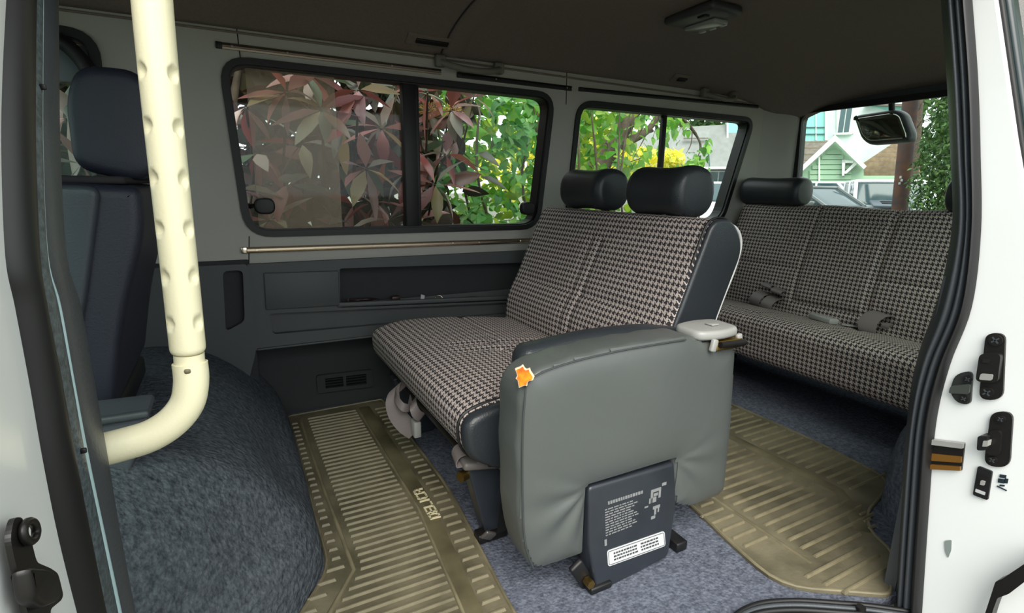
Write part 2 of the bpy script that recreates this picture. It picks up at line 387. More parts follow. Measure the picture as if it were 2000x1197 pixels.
# gaskets, panes, mullions, latches
def offset(poly, d):
    if area2(poly) < 0: poly = poly[::-1]
    out = []; n = len(poly)
    for i in range(n):
        t = Vector(poly[(i + 1) % n]) - Vector(poly[i - 1]); nn = Vector((t.y, -t.x)).normalized(); p = Vector(poly[i]) - nn * d; out.append((p.x, p.y))
    return out
def window(name, o, y, w, gl):
    e = struct(empty(name, (0, 0, 0)))
    ring('gasket', offset(o, -0.004), offset(o, w), 0.014, XZ(y - 0.008), M_RUB, e)
    ring('gasket_lip', offset(o, 0.004), offset(o, w + 0.004), 0.05, XZ(y + 0.004), M_RUB, e)
    if gl: plate('pane', offset(o, w - 0.003), [], 0.004, XZ(y + 0.042), gl, e)
    return e
e1 = window('window_1', w1o, YF, 0.014, None)
def clip_x(poly, x0, x1):
    def cl(p, x, keep):
        out = []
        for i in range(len(p)):
            a, b = p[i - 1], p[i]; ia, ib = keep(a[0], x), keep(b[0], x)
            if ia != ib:
                t = (x - a[0]) / (b[0] - a[0]); out.append((x, a[1] + t * (b[1] - a[1])))
            if ib: out.append(b)
        return out
    return cl(cl(poly, x0, lambda v, x: v >= x), x1, lambda v, x: v <= x)
gin = offset(w1o, 0.010)
plate('pane', clip_x(gin, 0.0, 0.555), [], 0.004, XZ(YF + 0.034), G_CLEAR, e1)
plate('pane', clip_x(gin, 0.54, 1.2), [], 0.004, XZ(YF + 0.044), G_CLEAR, e1)
plate('hazy_pane', clip_x(offset(w1o, 0.014), 0.088, 0.330), [], 0.003, XZ(YF + 0.024), G_HAZY, e1)  # second pane, pale and only partly see-through, unevenly milky
box('mullion', (0.560, YF + 0.028, 0.890), (0.046, 0.036, 0.49), M_RUB, e1, 0.004)
box('mullion_seal', (0.591, YF + 0.036, 0.890), (0.010, 0.02, 0.47), M_RUB, e1, 0.002)
for x in (0.105, 1.000):
    z = 0.735 if x < 0.5 else 0.722; s = 1 if x < 0.5 else -1
    lt = empty('latch', (x, YF, z)); lt.parent = e1
    solid('latch_grip', roundpoly([(-0.026, -0.024), (0.03, -0.024), (0.03, 0.024), (-0.026, 0.024)], 0.024), -0.006, 0.022, M_RUB, None, 0.006).parent = lt
    tube('latch_pin', [(-0.03 * s, 0.018, 0), (-0.055 * s, 0.03, 0.0)], 0.008, M_BLACK, None, 8).parent = lt
e2 = window('window_2', w2o, YF, 0.016, G_CLEAR)
box('mullion', (1.675, YF + 0.04, 0.88), (0.022, 0.02, 0.47), M_RUB, e2, 0.003)
e4 = window('window_4', w4o, YF, 0.018, G_TINT)
tube('window_bar', catmull([(-0.46, 1.43, 1.15), (-0.33, 1.43, 1.135), (-0.275, 1.43, 1.09), (-0.255, 1.43, 1.02), (-0.252, 1.43, 0.93)], 5), 0.018, M_RUB, e4, 10)
box('sun_shade', (-0.40, YF + 0.03, 1.085), (0.30, 0.008, 0.09), mat('shade_grey', (120, 128, 132), 0.5), e4, 0.003)

# ceiling headliner: one curved sheet, with roof bow and creases
def ceil_z(x, y):
    t = (1.45 - y)
    z = 1.205 + 0.115 * (1 - math.exp(-max(t, 0) / 0.16)) if y > 0.8 else 1.205 + 0.115 * (1 - math.exp(-max(y - 0.16, 0) / 0.16))
    d = max(0.0, (XR + 0.02) - x)
    z -= 0.125 * math.exp(-(d / 0.20) ** 1.3)
    return z
nx, ny = 76, 52; v = []; f = []
for i in range(nx + 1):
    for j in range(ny + 1):
        x = XF + (XR + 0.02 - XF) * i / nx; y = 0.16 + (1.46 - 0.16) * j / ny; v.append((x, y, ceil_z(x, y)))
for i in range(nx):
    for j in range(ny):
        a = i * (ny + 1) + j; f.append((a, a + 1, a + ny + 2, a + ny + 1))
cl = struct(from_data('ceiling', v, f, M_HEAD, None, True))
so = cl.modifiers.new('thick', 'SOLIDIFY'); so.thickness = 0.03; so.offset = -1 
ys = [0.2 + 1.235 * k / 30 for k in range(31)]
ribbon('roof_bow', [(0.665, y, ceil_z(0.665, y) + 0.001) for y in ys], [(0.735, y, ceil_z(0.735, y) + 0.001) for y in ys], (0, 0, -1), 0.010, M_HEAD, cl, 6, 1)
tube('seam', [(0.660, y, ceil_z(0.66, y) - 0.0005) for y in ys], 0.003, M_DARKER, cl, 6)
xs = [XF + 0.05 + (2.28 - XF) * k / 40 for k in range(41)]
tube('cornice_seam', [(x, 1.447, 1.200 - 0.0122 * max(0, x - 0.6) ) for x in xs], 0.0035, M_HEAD, cl, 6)
struct(plate('roof', [(XF - 0.05, 0.12), (XR + 0.12, 0.12), (XR + 0.12, 1.54), (XF - 0.05, 1.54)], [], 0.02, lambda a, b, d: (a, b, 1.37 + d), M_WHITE))
struct(box('trim_3', ((XF + XR) / 2, 1.50, 1.28), (XR - XF + 0.1, 0.05, 0.18), M_WHITE, None, 0.01))
struct(box('trim_4', ((XF + XR) / 2, 0.145, 1.285), (XR - XF + 0.1, 0.05, 0.19), M_WHITE, None, 0.01))
struct(box('trim_5', ((XF + XR) / 2, 0.19, 1.215), (XR - XF, 0.06, 0.05), M_RUBG, None, 0.01))

# rear wall with the tailgate window
YZ = lambda x: (lambda a, b, d: (x + d, a, b))
w3o = roundpoly([(0.20, 1.165), (1.385, 1.160), (1.355, 0.62), (0.22, 0.62)], 0.06)
struct(plate('wall_rear', [(0.10, FZ), (1.50, FZ), (1.50, 1.30), (0.10, 1.30)], [w3o], 0.05, YZ(XR), M_RUBG))
e3 = struct(empty('window_3', (0, 0, 0)))
ring('gasket', offset(w3o, -0.012), offset(w3o, 0.012), 0.014, YZ(XR - 0.007), M_RUB, e3)
plate('pane', offset(w3o, -0.002), [], 0.004, YZ(XR + 0.03), G_CLEAR, e3)
# corner pillar trim with its pale upright strip
struct(solid('trim_6', roundpoly([(2.20, 1.462), (XR + 0.02, 1.462), (XR + 0.02, 1.375), (2.385, 1.385), (2.30, 1.435)], [0, 0, 0, 0.02, 0.03]), FZ, 1.22, M_TRIM, None, 0.002, axis='z', step=0.1))
struct(ribbon('trim_7', [(2.405, 1.418, 1.12), (2.395, 1.425, 0.9), (2.385, 1.428, 0.6)], [(2.41, 1.392, 1.12), (2.405, 1.398, 0.9), (2.40, 1.400, 0.6)], (-1, -0.7, 0), 0.008, M_LGREY))
# front end: low bulkhead and windscreen
struct(box('wall_front', (XF - 0.03, 0.83, 0.33), (0.06, 1.46, 0.64), M_DARK, None, 0.01))
e5 = struct(empty('window_5', (0, 0, 0)))
plate('pane', [(0.15, 0.62), (1.5, 0.62), (1.5, 1.32), (0.15, 1.32)], [], 0.005, YZ(XF - 0.03), G_TINT, e5)

# near side of the van: outer skin with its belt flare, quarter window, pillars of the doorway
def y_out(z):
    pts = [(-0.3, -0.06), (0.2, -0.055), (0.40, -0.045), (0.55, -0.012), (0.70, 0.026), (0.80, 0.058), (0.86, 0.077), (1.086, 0.142), (1.30, 0.205)]
    for (a, b), (c, d) in zip(pts, pts[1:]):
        if z <= c: return b + (d - b) * max(0, (z - a)) / (c - a)
    return pts[-1][1]
def skin(name, x0, x1, wz=None, wx=None, m=M_WHITE, off=0.0, zb=-0.25):
    zs = [zb, 0.2, 0.4, 0.55, 0.7, 0.8, 0.88, 1.083, 1.18, 1.30]
    if wz: zs = sorted(set(zs + list(wz)))
    xs = [x0, x1] if not wx else [x0, wx[0], wx[1], x1]
    v = []; f = []
    for x in xs:
        for z in zs: v.append((x, y_out(z) + off, z))
    n = len(zs)
    for i in range(len(xs) - 1):
        for j in range(n - 1):
            if wx and i == 1 and zs[j] >= wz[0] - 1e-6 and zs[j + 1] <= wz[1] + 1e-6: continue
            a = i * n + j; f.append((a, a + 1, a + n + 1, a + n))
    o = struct(from_data(name, v, f, m, None, False))
    s = o.modifiers.new('thick', 'SOLIDIFY'); s.thickness = 0.02; s.offset = 0
    return o
skin('wall_near_rear', 1.062, XR + 0.06, (0.70, 1.18), (1.10, 2.25), off=0.011)
skin('wall_near_front', XF - 0.05, -0.125, (0.66, 1.16), (-1.15, -0.28))
struct(plate('wall_near_inner', [(1.085, FZ), (XR, FZ), (XR, 0.66), (1.085, 0.66)], [], 0.02, XZ(0.13), M_DARK))
e6 = struct(empty('window_6', (0, 0, 0)))
q = [(1.095, 0.68), (2.27, 0.68), (2.27, 1.16), (1.095, 1.16)]
YS = lambda off: (lambda a, b, d: (a, y_out(b) + off + d, b))
def curved(name, x0, x1, z0, z1, off, m, parent, th=0.004):
    zs = [z0] + [z for z in (0.7, 0.8, 0.88, 1.083) if z0 < z < z1] + [z1]; v = []; f = []
    for x in (x0, x1):
        for z in zs: v.append((x, y_out(z) + off, z))
    n = len(zs)
    for j in range(n - 1): f.append((j, j + 1, n + j + 1, n + j))
    o = from_data(name, v, f, m, None, True); s = o.modifiers.new('thick', 'SOLIDIFY'); s.thickness = th; s.offset = 0
    return under(o, parent)
curved('pane', 1.10, 2.27, 0.68, 1.20, 0.002, G_DIM, e6)  # tint added to this pane to cut the daylight on the rear bench
curved('gasket', 1.074, 1.082, 0.60, 1.22, -0.001, M_RUB, e6, 0.006)
curved('gasket', 1.090, 1.122, 0.66, 1.20, -0.002, mat('gasket_teal', (24, 40, 42), 0.3), e6, 0.010)
curved('gasket', 2.23, 2.27, 0.68, 1.16, -0.014, M_RUB, e6, 0.008)
box('gasket', (1.68, y_out(0.68) - 0.012, 0.68), (1.18, 0.012, 0.03), M_RUB, e6, 0.003)
e7 = struct(empty('window_7', (0, 0, 0)))
curved('pane', -1.16, -0.27, 0.65, 1.17, -0.002, G_TINT, e7)

# rear jamb of the doorway (white, faces forward) with its rubber seal
rr = [(1893, -60), (1897, 0), (1908, 150), (1913, 300), (1914, 450), (1896, 600), (1853, 715), (1826, 830), (1812, 1000), (1796, 1240)]
inner = [onX(a, b, 1.055) for a, b in rr]
jv = [(p.y + 0.015, p.z) for p in inner] + [(y_out(z) + (0.001 if z > 0.5 else 0), z) for z in (-0.25, 0.0, 0.2, 0.4, 0.55, 0.7, 0.8, 0.88, 1.083, 1.28)]
jamb = struct(plate('trim_8', [(0.25, 1.28)] + jv, [], 0.02, YZ(1.06), M_WHITE))
def strip(name, L, R, x, nrm, bulge, m, parent=None, xb=None):
    A = [onX(a, b, x) for a, b in L]; B = [onX(a, b, xb if xb is not None else x) for a, b in R]
    return ribbon(name, A, B, nrm, bulge, m, parent)
def sh(L, d): return [(a + dd, b) for (a, b), dd in zip(L, d if isinstance(d, list) else [d] * len(L))]
seal = struct(empty('trim_9', (0, 0, 0)))
d1 = [-14, -14, -14, -14, -14, -16, -18, -18, -18, -18]; d2 = [-30, -30, -30, -28, -26, -34, -36, -34, -34, -34]; d3 = [-46, -46, -46, -44, -42, -54, -52, -46, -46, -46]
strip('outer_lip', sh(rr, d1), rr, 1.052, (-1, 0, 0), 0.016, M_RUB, seal)
strip('middle_lip', sh(rr, d2), sh(rr, d1), 1.054, (-1, 0, 0), 0.012, M_RUBG, seal)
strip('inner_lip', sh(rr, d3), sh(rr, d2), 1.056, (-1, 0, 0), 0.010, M_RUBG, seal)
# inside of the rear pillar, dark
in3 = [onX(a, b, 1.056) for a, b in sh(rr, d3)]
ribbon('pillar_trim', [p + V(0.0, -0.004, 0) for p in in3], [p + V(0.09, 0.045, 0) for p in in3], (-0.5, 1, 0), 0.006, M_RUBG, seal, 6)

# front jamb of the doorway: white face, rubber, speckled trim, pale bead, grey edge
ly = [-80, 0, 150, 300, 500, 600, 750, 900, 1050, 1197, 1270]
l0 = list(zip([24, 20, 13, 11, 19, 38, 66, 92, 122, 158, 178], ly))
l1 = list(zip([52, 48, 46, 45, 52, 64, 96, 126, 156, 185, 202], ly))
l2 = list(zip([70, 70, 68, 68, 77, 103, 130, 157, 190, 222, 238], ly))
l3 = list(zip([75, 75, 73, 73, 82, 108, 136, 166, 198, 230, 246], ly))
l4 = list(zip([106, 105, 106, 108, 121, 150, 178, 204, 228, 256, 270], ly))
fs = struct(empty('trim_10', (0, 0, 0)))
strip('rubber_seal', l0, l1, -0.113, (1, 0, 0), 0.010, M_RUB, fs)
strip('speckled_trim', l1, l2, -0.112, (1, 0, 0), 0.007, M_SPECK, fs)
strip('pale_bead', l2, l3, -0.110, (1, 0, 0), 0.004, M_EDGE, fs)
strip('grey_edge', l3, l4, -0.112, (1, 0, 0), 0.007, M_RUBG, fs)
fi = [onX(a, b, -0.113) for a, b in l0]
fj = [onX(a, b, -0.113) for a, b in l4]
fp = [(p.y + 0.006, p.z) for p in fi]
struct(plate('trim_11', fp + [(fp[-1][0], -0.25)] + [(y_out(z), z) for z in (-0.25, 0.2, 0.4, 0.55, 0.7, 0.8, 0.88, 1.083, 1.28)] + [(fp[0][0], 1.28)], [], 0.02, lambda a, b, d: (-0.115 - d, a, b), M_WHITE))
ribbon('pillar_trim', fj, [p + V(-0.09, 0.03, 0) for p in fj], (0.3, 1, 0), 0.006, M_RUBG, fs, 6)
for (a, b) in ((84, 170), (163, 880)):
    p = onX(a, b, -0.104); box('clip_hole', p, (0.004, 0.003, 0.004), M_RUB, fs, 0.001)

# step well and sill in the doorway
sl = struct(empty('trim_12', (0, 0, 0)))
sp_ = [(1405, 1235), (1432, 1205), (1462, 1186), (1500, 1176), (1560, 1173), (1640, 1178), (1700, 1183), (1790, 1196)]
for k, dz in enumerate((0.0, 0.010, 0.020)):
    P = [onZ(a, b + k * 9, FZ + 0.006) for a, b in sp_]
    tube('sill_rib', catmull(P, 5), 0.005, M_RUB if k % 2 == 0 else M_RUBG, sl, 8)
P = [onZ(a, b, FZ + 0.002) for a, b in sp_]
ribbon('sill_cover', P, [p + V(0.0, -0.10, -0.01) for p in P], (0, -0.3, 1), 0.004, M_RUB, sl, 5)
pb = onZ(1681, 1190, FZ + 0.01); tube('sill_screw', [pb, pb + V(0, 0, 0.006)], 0.008, M_BLACK, sl, 10)
struct(box('floor_step', (0.35, 0.08, -0.16), (0.94, 0.30, 0.02), M_DARKER, None, 0.004))
struct(box('wall_step', (0.35, 0.235, -0.06), (0.94, 0.015, 0.18), M_DARKER, None, 0.003))
# carpeted step behind the front seats
prof = [(0.118, FZ), (0.116, 0.075), (0.104, 0.115), (0.085, 0.145), (0.061, 0.175), (0.030, 0.222), (-0.010, 0.268), (-0.068, 0.312), (-0.14, 0.340), (-0.25, 0.352), (-0.55, 0.352)]
v = []; f = []; yy = [0.10, 0.2, 0.3, 0.4, 0.5, 0.56, 0.62, 0.66, 0.70, 0.76, 0.85, 1.0, 1.2, 1.42, 1.535]
pr = catmull([V(a, 0, b) for a, b in prof], 4)
for y in yy:
    s = 0.0 if y > 0.72 else -0.85 * (0.72 - y) ** 1.25
    k = 1.0 + 0.35 * max(0, min(1, (0.9 - y) / 0.6))
    for p in pr: v.append((p.x + s + 0.006 * math.sin(y * 31 + p.z * 20) * (p.z > 0.08), y, FZ + (p.z - FZ) * k + 0.006 * math.sin(y * 17 + p.x * 22)))
n = len(pr)
for j in range(len(yy) - 1):
    for i in range(n - 1):
        a = j * n + i; f.append((a, a + n, a + n + 1, a + 1))
hump = struct(from_data('floor_hump', v, f, M_HUMP, None, True))
s_ = hump.modifiers.new('sub', 'SUBSURF'); s_.levels = 1; s_.render_levels = 2
# carpeted wheel arch beside the rear pillar
def arch(name, c, s, m):
    bm = bmesh.new(); bmesh.ops.create_uvsphere(bm, u_segments=32, v_segments=16, radius=1.0)
    for q in bm.verts:
        q.co = Vector([math.copysign(abs(t) ** 0.62, t) for t in q.co]); q.co = Vector((q.co.x * s[0], q.co.y * s[1], q.co.z * s[2])) + Vector(c)
    me = bpy.data.meshes.new(name); bm.to_mesh(me); bm.free(); return struct(link(name, me, m))
arch('floor_wheel_arch', (1.66, 0.13, 0.06), (0.37, 0.215, 0.30), M_CARPET)

# ================================================================== second-row bench
def T(o, e): return under(o, e)
bench = empty('bench_seat', (0.65, 0.95, FZ)); tag(bench, 'two-place houndstooth bench seat with dark vinyl ends in the middle of the van', 'bench seat')
BY0, BY1 = 0.60, 1.32
cush = roundpoly([(0.372, 0.285), (0.365, 0.362), (0.45, 0.382), (0.875, 0.350), (0.90, 0.25), (0.45, 0.235)], [0.03, 0.035, 0.10, 0.03, 0.03, 0.04])
def cdisp(x, y, z, n):
    d = 0.0
    if n.y > 0.3:
        d += 0.010 * math.sin(math.pi * min(1, max(0, (x - 0.40) / 0.46)))
        on = 1 / (1 + math.exp(-(x - 0.50) / 0.015))
        d -= 0.007 * (g(y, 0.925, 0.010) + g(y, 0.985, 0.010)) * on
        d -= 0.006 * g(x, 0.62 + 0.05 * math.sin((y - 0.95) * 6), 0.012) * (y > 0.985)
        d -= 0.006 * g(x, 0.62, 0.012) * (y < 0.925)
    return d
solid('cushion', cush, BY0 - 0.018, BY1, M_HOUND, bench, 0.022, 0.012, cdisp, resamp=0.010)
cap_o = offset(cush, -0.001)
solid('cushion_end', cap_o, BY0 - 0.035, BY0 + 0.003, M_VINYL, bench, 0.016, 0.02)
tube('cushion_piping', [(p[0], BY0 + 0.002, p[1]) for p in offset(cush, -0.002)], 0.0032, M_RUB, bench, 6, closed=True)
backp = roundpoly([(0.835, 0.335), (0.852, 0.40), (0.985, 0.734), (1.050, 0.732), (1.094, 0.665), (1.022, 0.49), (0.96, 0.30)], [0.03, 0.08, 0.035, 0.04, 0.05, 0.05, 0.03])
def bdisp(x, y, z, n):
    d = 0.0
    if n.x < -0.3:
        d += 0.008 * math.sin(math.pi * min(1, max(0, (z - 0.36) / 0.35)))
        d -= 0.006 * (g(y, 0.935, 0.008) + g(y, 0.985, 0.008)) * (0.38 < z < 0.66)
        d -= 0.007 * g(z, 0.500, 0.008) * (abs(y - 0.96) > 0.02) * (0.70 < y < 1.25)
        d += 0.012 * g(z, 0.43, 0.06)
    return d
solid('backrest', backp, BY0 - 0.030, BY1, M_HOUND, bench, 0.012, 0.012, bdisp, resamp=0.010)
solid('backrest_end', offset(backp, -0.001), BY0 - 0.036, BY0 - 0.018, M_VINYL, bench, 0.009, 0.02)
fp_ = [p for p in offset(backp, -0.003)]
tube('backrest_piping', [(p[0], BY0 - 0.019, p[1]) for p in fp_], 0.003, M_RUB, bench, 6, closed=True)
rear_edge = [(1.02, 0.722), (1.085, 0.716), (1.122, 0.672), (1.120, 0.620), (1.055, 0.405)]
tube('white_piping', [(a + 0.004, BY0 - 0.028, b) for a, b in [(1.038, 0.722), (1.062, 0.712), (1.080, 0.692), (1.086, 0.662), (1.072, 0.61), (1.042, 0.54), (0.995, 0.42)]], 0.0038, M_PIPE, bench, 8, 4)
def headrest(parent, c, L, rx, rz, m, tilt=0.0):
    """barrel headrest lying along y with waisted middle and flat round ends"""
    n = 28; v = []; f = []; st = []
    for k in range(6): th = math.pi / 2 * k / 5; st.append((-L / 2 + 0.03 * (1 - math.sin(th)) - 0.0 , 0.62 + 0.38 * math.sin(th) if 0 else 0.66 + 0.34 * math.sin(th)))
    st = [(-L / 2 + 0.028 * (1 - math.cos(math.pi / 2 * k / 5)), 0.70 + 0.30 * math.sin(math.pi / 2 * k / 5)) for k in range(6)]
    for k in range(1, 10):
        t = k / 10; st.append((-L / 2 + 0.028 + (L - 0.056) * t, 1.0 - 0.07 * math.sin(math.pi * t)))
    st += [(-a, b) for a, b in st[:6][::-1]]
    for (y, s) in st:
        for k in range(n):
            a = 2 * math.pi * k / n; v.append((c[0] + rx * s * math.copysign(abs(math.cos(a)) ** 0.85, math.cos(a)), c[1] + y, c[2] + rz * s * math.copysign(abs(math.sin(a)) ** 0.85, math.sin(a))))
    for i in range(len(st) - 1):
        for k in range(n): f.append((i * n + k, i * n + (k + 1) % n, (i + 1) * n + (k + 1) % n, (i + 1) * n + k))
    v.append((c[0], c[1] - L / 2 - 0.004, c[2])); v.append((c[0], c[1] + L / 2 + 0.004, c[2])); N = len(v); q = (len(st) - 1) * n
    for k in range(n): f.append((k, (k + 1) % n, N - 2)); f.append((q + k, N - 1, q + (k + 1) % n))
    me = bpy.data.meshes.new('headrest'); me.from_pydata(v, [], f)
    bm = bmesh.new(); bm.from_mesh(me); bmesh.ops.recalc_face_normals(bm, faces=bm.faces); bm.to_mesh(me); bm.free()
    o = link('headrest', me, m); under(o, parent)
    for s in (-1, 1):
        p = tube('headrest_post', [(c[0], c[1] + s * L * 0.25, c[2] - rz * 0.6), (c[0], c[1] + s * L * 0.25, c[2] - rz - 0.05)], 0.006, M_CHROME, None, 8); p.parent = o
    return o
headrest(bench, (1.045, 0.780, 0.793), 0.212, 0.066, 0.066, M_VINYL)
headrest(bench, (1.045, 1.112, 0.795), 0.222, 0.064, 0.064, M_VINYL)
# legs, rails and frame under the cushion
def leg_plate(y, x0=0.400, x1=0.47):
    return solid('leg', roundpoly([(x0, 0.235), (x0 + 0.005, 0.20), (x0 + 0.045, FZ + 0.002), (x0 + 0.125, FZ + 0.002), (x1 + 0.05, 0.19), (x1 + 0.04, 0.235)], 0.01, 3), y - 0.03, y + 0.012, M_BLUMET, bench, 0.004)
leg_plate(0.66); leg_plate(1.22); leg_plate(0.66, 0.78, 0.85); leg_plate(1.22, 0.78, 0.85)
box('seat_frame', (0.64, 0.96, 0.232), (0.46, 0.62, 0.022), M_BLACK, bench, 0.005)
box('leg_cap', (0.428, 0.642, 0.232), (0.085, 0.055, 0.018), mat('grey_cap', (96, 92, 90), 0.5), bench, 0.006, rot=(0.1, 0.18, 0))
tube('adjuster_bolt', [(0.405, 0.645, 0.205), (0.385, 0.638, 0.205)], 0.012, M_BRASS, bench, 10)
box('floor_foot', (0.455, 0.635, FZ + 0.012), (0.07, 0.03, 0.022), M_BLACK, bench, 0.004)
box('foot_buckle', (0.437, 0.607, FZ + 0.030), (0.028, 0.008, 0.024), mat('buckle_steel', (110, 106, 104), 0.35, metal=0.6), bench, 0.003, rot=(0.5, 0.5, 0.1))
tube('recline_lever', [(0.45, 0.588, 0.262), (0.47, 0.585, 0.262)], 0.011, M_RUB, bench, 10)
tube('recline_bar', [(0.43, 0.595, 0.248), (0.62, 0.595, 0.246)], 0.009, M_RUB, bench, 8)

def strap(name, pts, w, side, m, thick=0.0016, parent=None, n=6):
    P = catmull(pts, n); S = Vector(side).normalized(); v = []; f = []
    for i, p in enumerate(P):
        t = (P[min(i + 1, len(P) - 1)] - P[max(i - 1, 0)]).normalized(); nn = t.cross(S)
        nn = nn.normalized() if nn.length > 1e-5 else V(0, 0, 1)
        for (a, b) in ((-1, -1), (1, -1), (1, 1), (-1, 1)): v.append(p + S * a * w / 2 + nn * b * thick / 2)
    for i in range(len(P) - 1):
        for k in range(4): f.append((i * 4 + k, i * 4 + (k + 1) % 4, i * 4 + 4 + (k + 1) % 4, i * 4 + 4 + k))
    f += [(0, 3, 2, 1), tuple(len(v) - 4 + k for k in range(4))]
    o = from_data(name, v, f, m, None, True); sharp(o, 60)
    return under(o, parent) if parent is not None else o
# looped lap belts hanging under the cushion
lb = empty('lap_belt', (0.40, 1.02, 0.24)); tag(lb, 'grey seat belt webbing looped under the front edge of the bench cushion', 'seat belt', 'lap belts of the bench')
strap('webbing', [(0.40, 1.06, 0.258), (0.372, 1.05, 0.268), (0.350, 1.02, 0.250), (0.352, 1.00, 0.215), (0.372, 0.985, 0.180), (0.398, 0.98, 0.155)], 0.050, (0.85, 0.35, 0.42), M_STRAP, parent=lb)
strap('webbing', [(0.362, 1.03, 0.262), (0.352, 0.99, 0.258), (0.362, 0.965, 0.240), (0.385, 0.975, 0.232), (0.39, 1.00, 0.245)], 0.022, (0.3, 0.1, 1), M_STRAP, parent=lb)
strap('webbing', [(0.395, 0.97, 0.255), (0.383, 0.945, 0.248), (0.388, 0.935, 0.228), (0.405, 0.94, 0.215), (0.42, 0.955, 0.22)], 0.026, (0.7, 0.2, 0.6), M_STRAP, parent=lb)
box('tongue', (0.395, 0.965, 0.175), (0.02, 0.035, 0.045), M_LGREY, lb, 0.004)
lb2 = empty('lap_belt', (0.42, 0.64, 0.25)); tag(lb2, 'crumpled grey seat belt webbing on the near front leg of the bench', 'seat belt', 'lap belts of the bench')
strap('webbing', [(0.46, 0.64, 0.252), (0.42, 0.645, 0.262), (0.385, 0.65, 0.258), (0.378, 0.648, 0.238), (0.41, 0.64, 0.243), (0.45, 0.625, 0.246), (0.475, 0.61, 0.243)], 0.04, (0.15, 1, 0.2), M_STRAP, parent=lb2)
strap('webbing', [(0.455, 0.605, 0.255), (0.47, 0.60, 0.235), (0.48, 0.595, 0.215)], 0.035, (1, 0.3, 0.3), M_STRAP, parent=lb2)
strap('anchor_strap', [(0.485, 0.61, 0.20), (0.48, 0.61, 0.13), (0.47, 0.605, 0.07)], 0.03, (1, 0.1, 0), M_RUB, parent=lb2)

# ================================================================== folded side seat at the aisle
js = empty('folding_side_seat', (0.67, 0.46, FZ)); tag(js, 'grey vinyl side seat folded upright against the aisle end of the bench', 'folding seat')
PY = 0.42
def P2(a, b, y=PY): p = onY(a, b, y); return (p.x, p.z)
face = [P2(1030, 736), P2(1090, 708), P2(1200, 679), P2(1340, 657), P2(1438, 676), P2(1430, 820), P2(1416, 962), P2(1350, 992), P2(1318, 985), P2(1320, 897), P2(1147, 951), P2(1140, 1084), P2(1040, 1114), P2(1018, 1060), P2(1012, 900), P2(1016, 780)]
fo = roundpoly(face, [0.03, 0.05, 0.05, 0.02, 0.02, 0.05, 0.02, 0.02, 0.006, 0.008, 0.008, 0.012, 0.02, 0.05, 0.05, 0.05], 4)
def pad_disp(x, y, z, n): return 0.0015 * math.sin(x * 90 + z * 60)
solid('cover', fo, PY, PY + 0.085, M_GVINYL, js, 0.014, 0.02, pad_disp, resamp=0.02)
# padded outer face: rises from the edge of the cover, with creases running out of the notch corners
def padded(name, poly, y, H, m, parent, cell=0.006):
    P = np.array(poly); Q = np.roll(P, -1, 0); mn = P.min(0); mx = P.max(0); nu = int((mx[0] - mn[0]) / cell) + 1; nv = int((mx[1] - mn[1]) / cell) + 1
    X, Z = np.meshgrid(mn[0] + np.arange(nu) * cell, mn[1] + np.arange(nv) * cell, indexing='ij'); pts = np.stack([X.ravel(), Z.ravel()], 1)
    d = np.full(len(pts), 9.0); ins = np.zeros(len(pts), bool)
    for p, q in zip(P, Q):
        e = q - p; t = np.clip(((pts - p) @ e) / max(e @ e, 1e-12), 0, 1); d = np.minimum(d, np.linalg.norm(pts - (p + t[:, None] * e), axis=1))
        c = (p[1] > pts[:, 1]) != (q[1] > pts[:, 1]); xi = p[0] + (pts[:, 1] - p[1]) * (q[0] - p[0]) / (q[1] - p[1] + 1e-12); ins ^= c & (pts[:, 0] < xi)
    h = H * (1 - np.exp(-d / 0.022))
    for (cx, cz), amp, ph_, dirs in ((P2(1147, 951), 0.0040, 0.6, (-0.75, -0.66)), (P2(1320, 897), 0.0030, 1.2, (0.7, -0.7))):
        dx = pts[:, 0] - cx; dz = pts[:, 1] - cz; r = np.hypot(dx, dz); th = np.arctan2(dz, dx); al = (dx * dirs[0] + dz * dirs[1]) / np.maximum(r, 1e-6)
        h += amp * np.sin(th * 9 + ph_) * np.exp(-((r - 0.06) / 0.07) ** 2) * np.clip(al, 0, 1) ** 1.5 * (1 - np.exp(-d / 0.01))
    h += 0.0016 * np.sin(pts[:, 0] * 23 + pts[:, 1] * 11) * np.sin(pts[:, 1] * 17 + 1) * (1 - np.exp(-d / 0.03))
    Y_ = y + 0.003 - h; idx = -np.ones(len(pts), int); keep = np.where(ins)[0]; idx[keep] = np.arange(len(keep))
    v = [(pts[i, 0], Y_[i], pts[i, 1]) for i in keep]; f = []
    for i in range(nu - 1):
        for j in range(nv - 1):
            c4 = [idx[i * nv + j], idx[(i + 1) * nv + j], idx[(i + 1) * nv + j + 1], idx[i * nv + j + 1]]
            if min(c4) >= 0: f.append(tuple(int(k) for k in c4))
    return under(from_data(name, v, f, m, None, True), parent)
padded('cover_padding', fo, PY, 0.014, M_GVINYL, js)
# stitched seam just inside the front edge
tube('seam_stitch', [(onY(a, b, PY - 0.004)) for a, b in [(1042, 1110), (1024, 1050), (1020, 900), (1024, 790), (1036, 742), (1100, 712), (1210, 685), (1340, 663)]], 0.0016, mat('stitch', (58, 62, 62), 0.5), js, 6, 5)
# inner cushion of the folded seat, its dark edge shows above the cover
def P3(a, b): p = onY(a, b, 0.52); return (p.x, p.z)
solid('inner_cushion', roundpoly([P3(1008, 700), P3(1020, 676), P3(1150, 646), P3(1260, 634), P3(1330, 640), P3(1400, 700), P3(1380, 900), P3(1030, 980)], [0.03, 0.04, 0.05, 0.05, 0.03, 0.03, 0.03, 0.03]), 0.495, 0.558, M_VINYL, js, 0.025, 0.02)
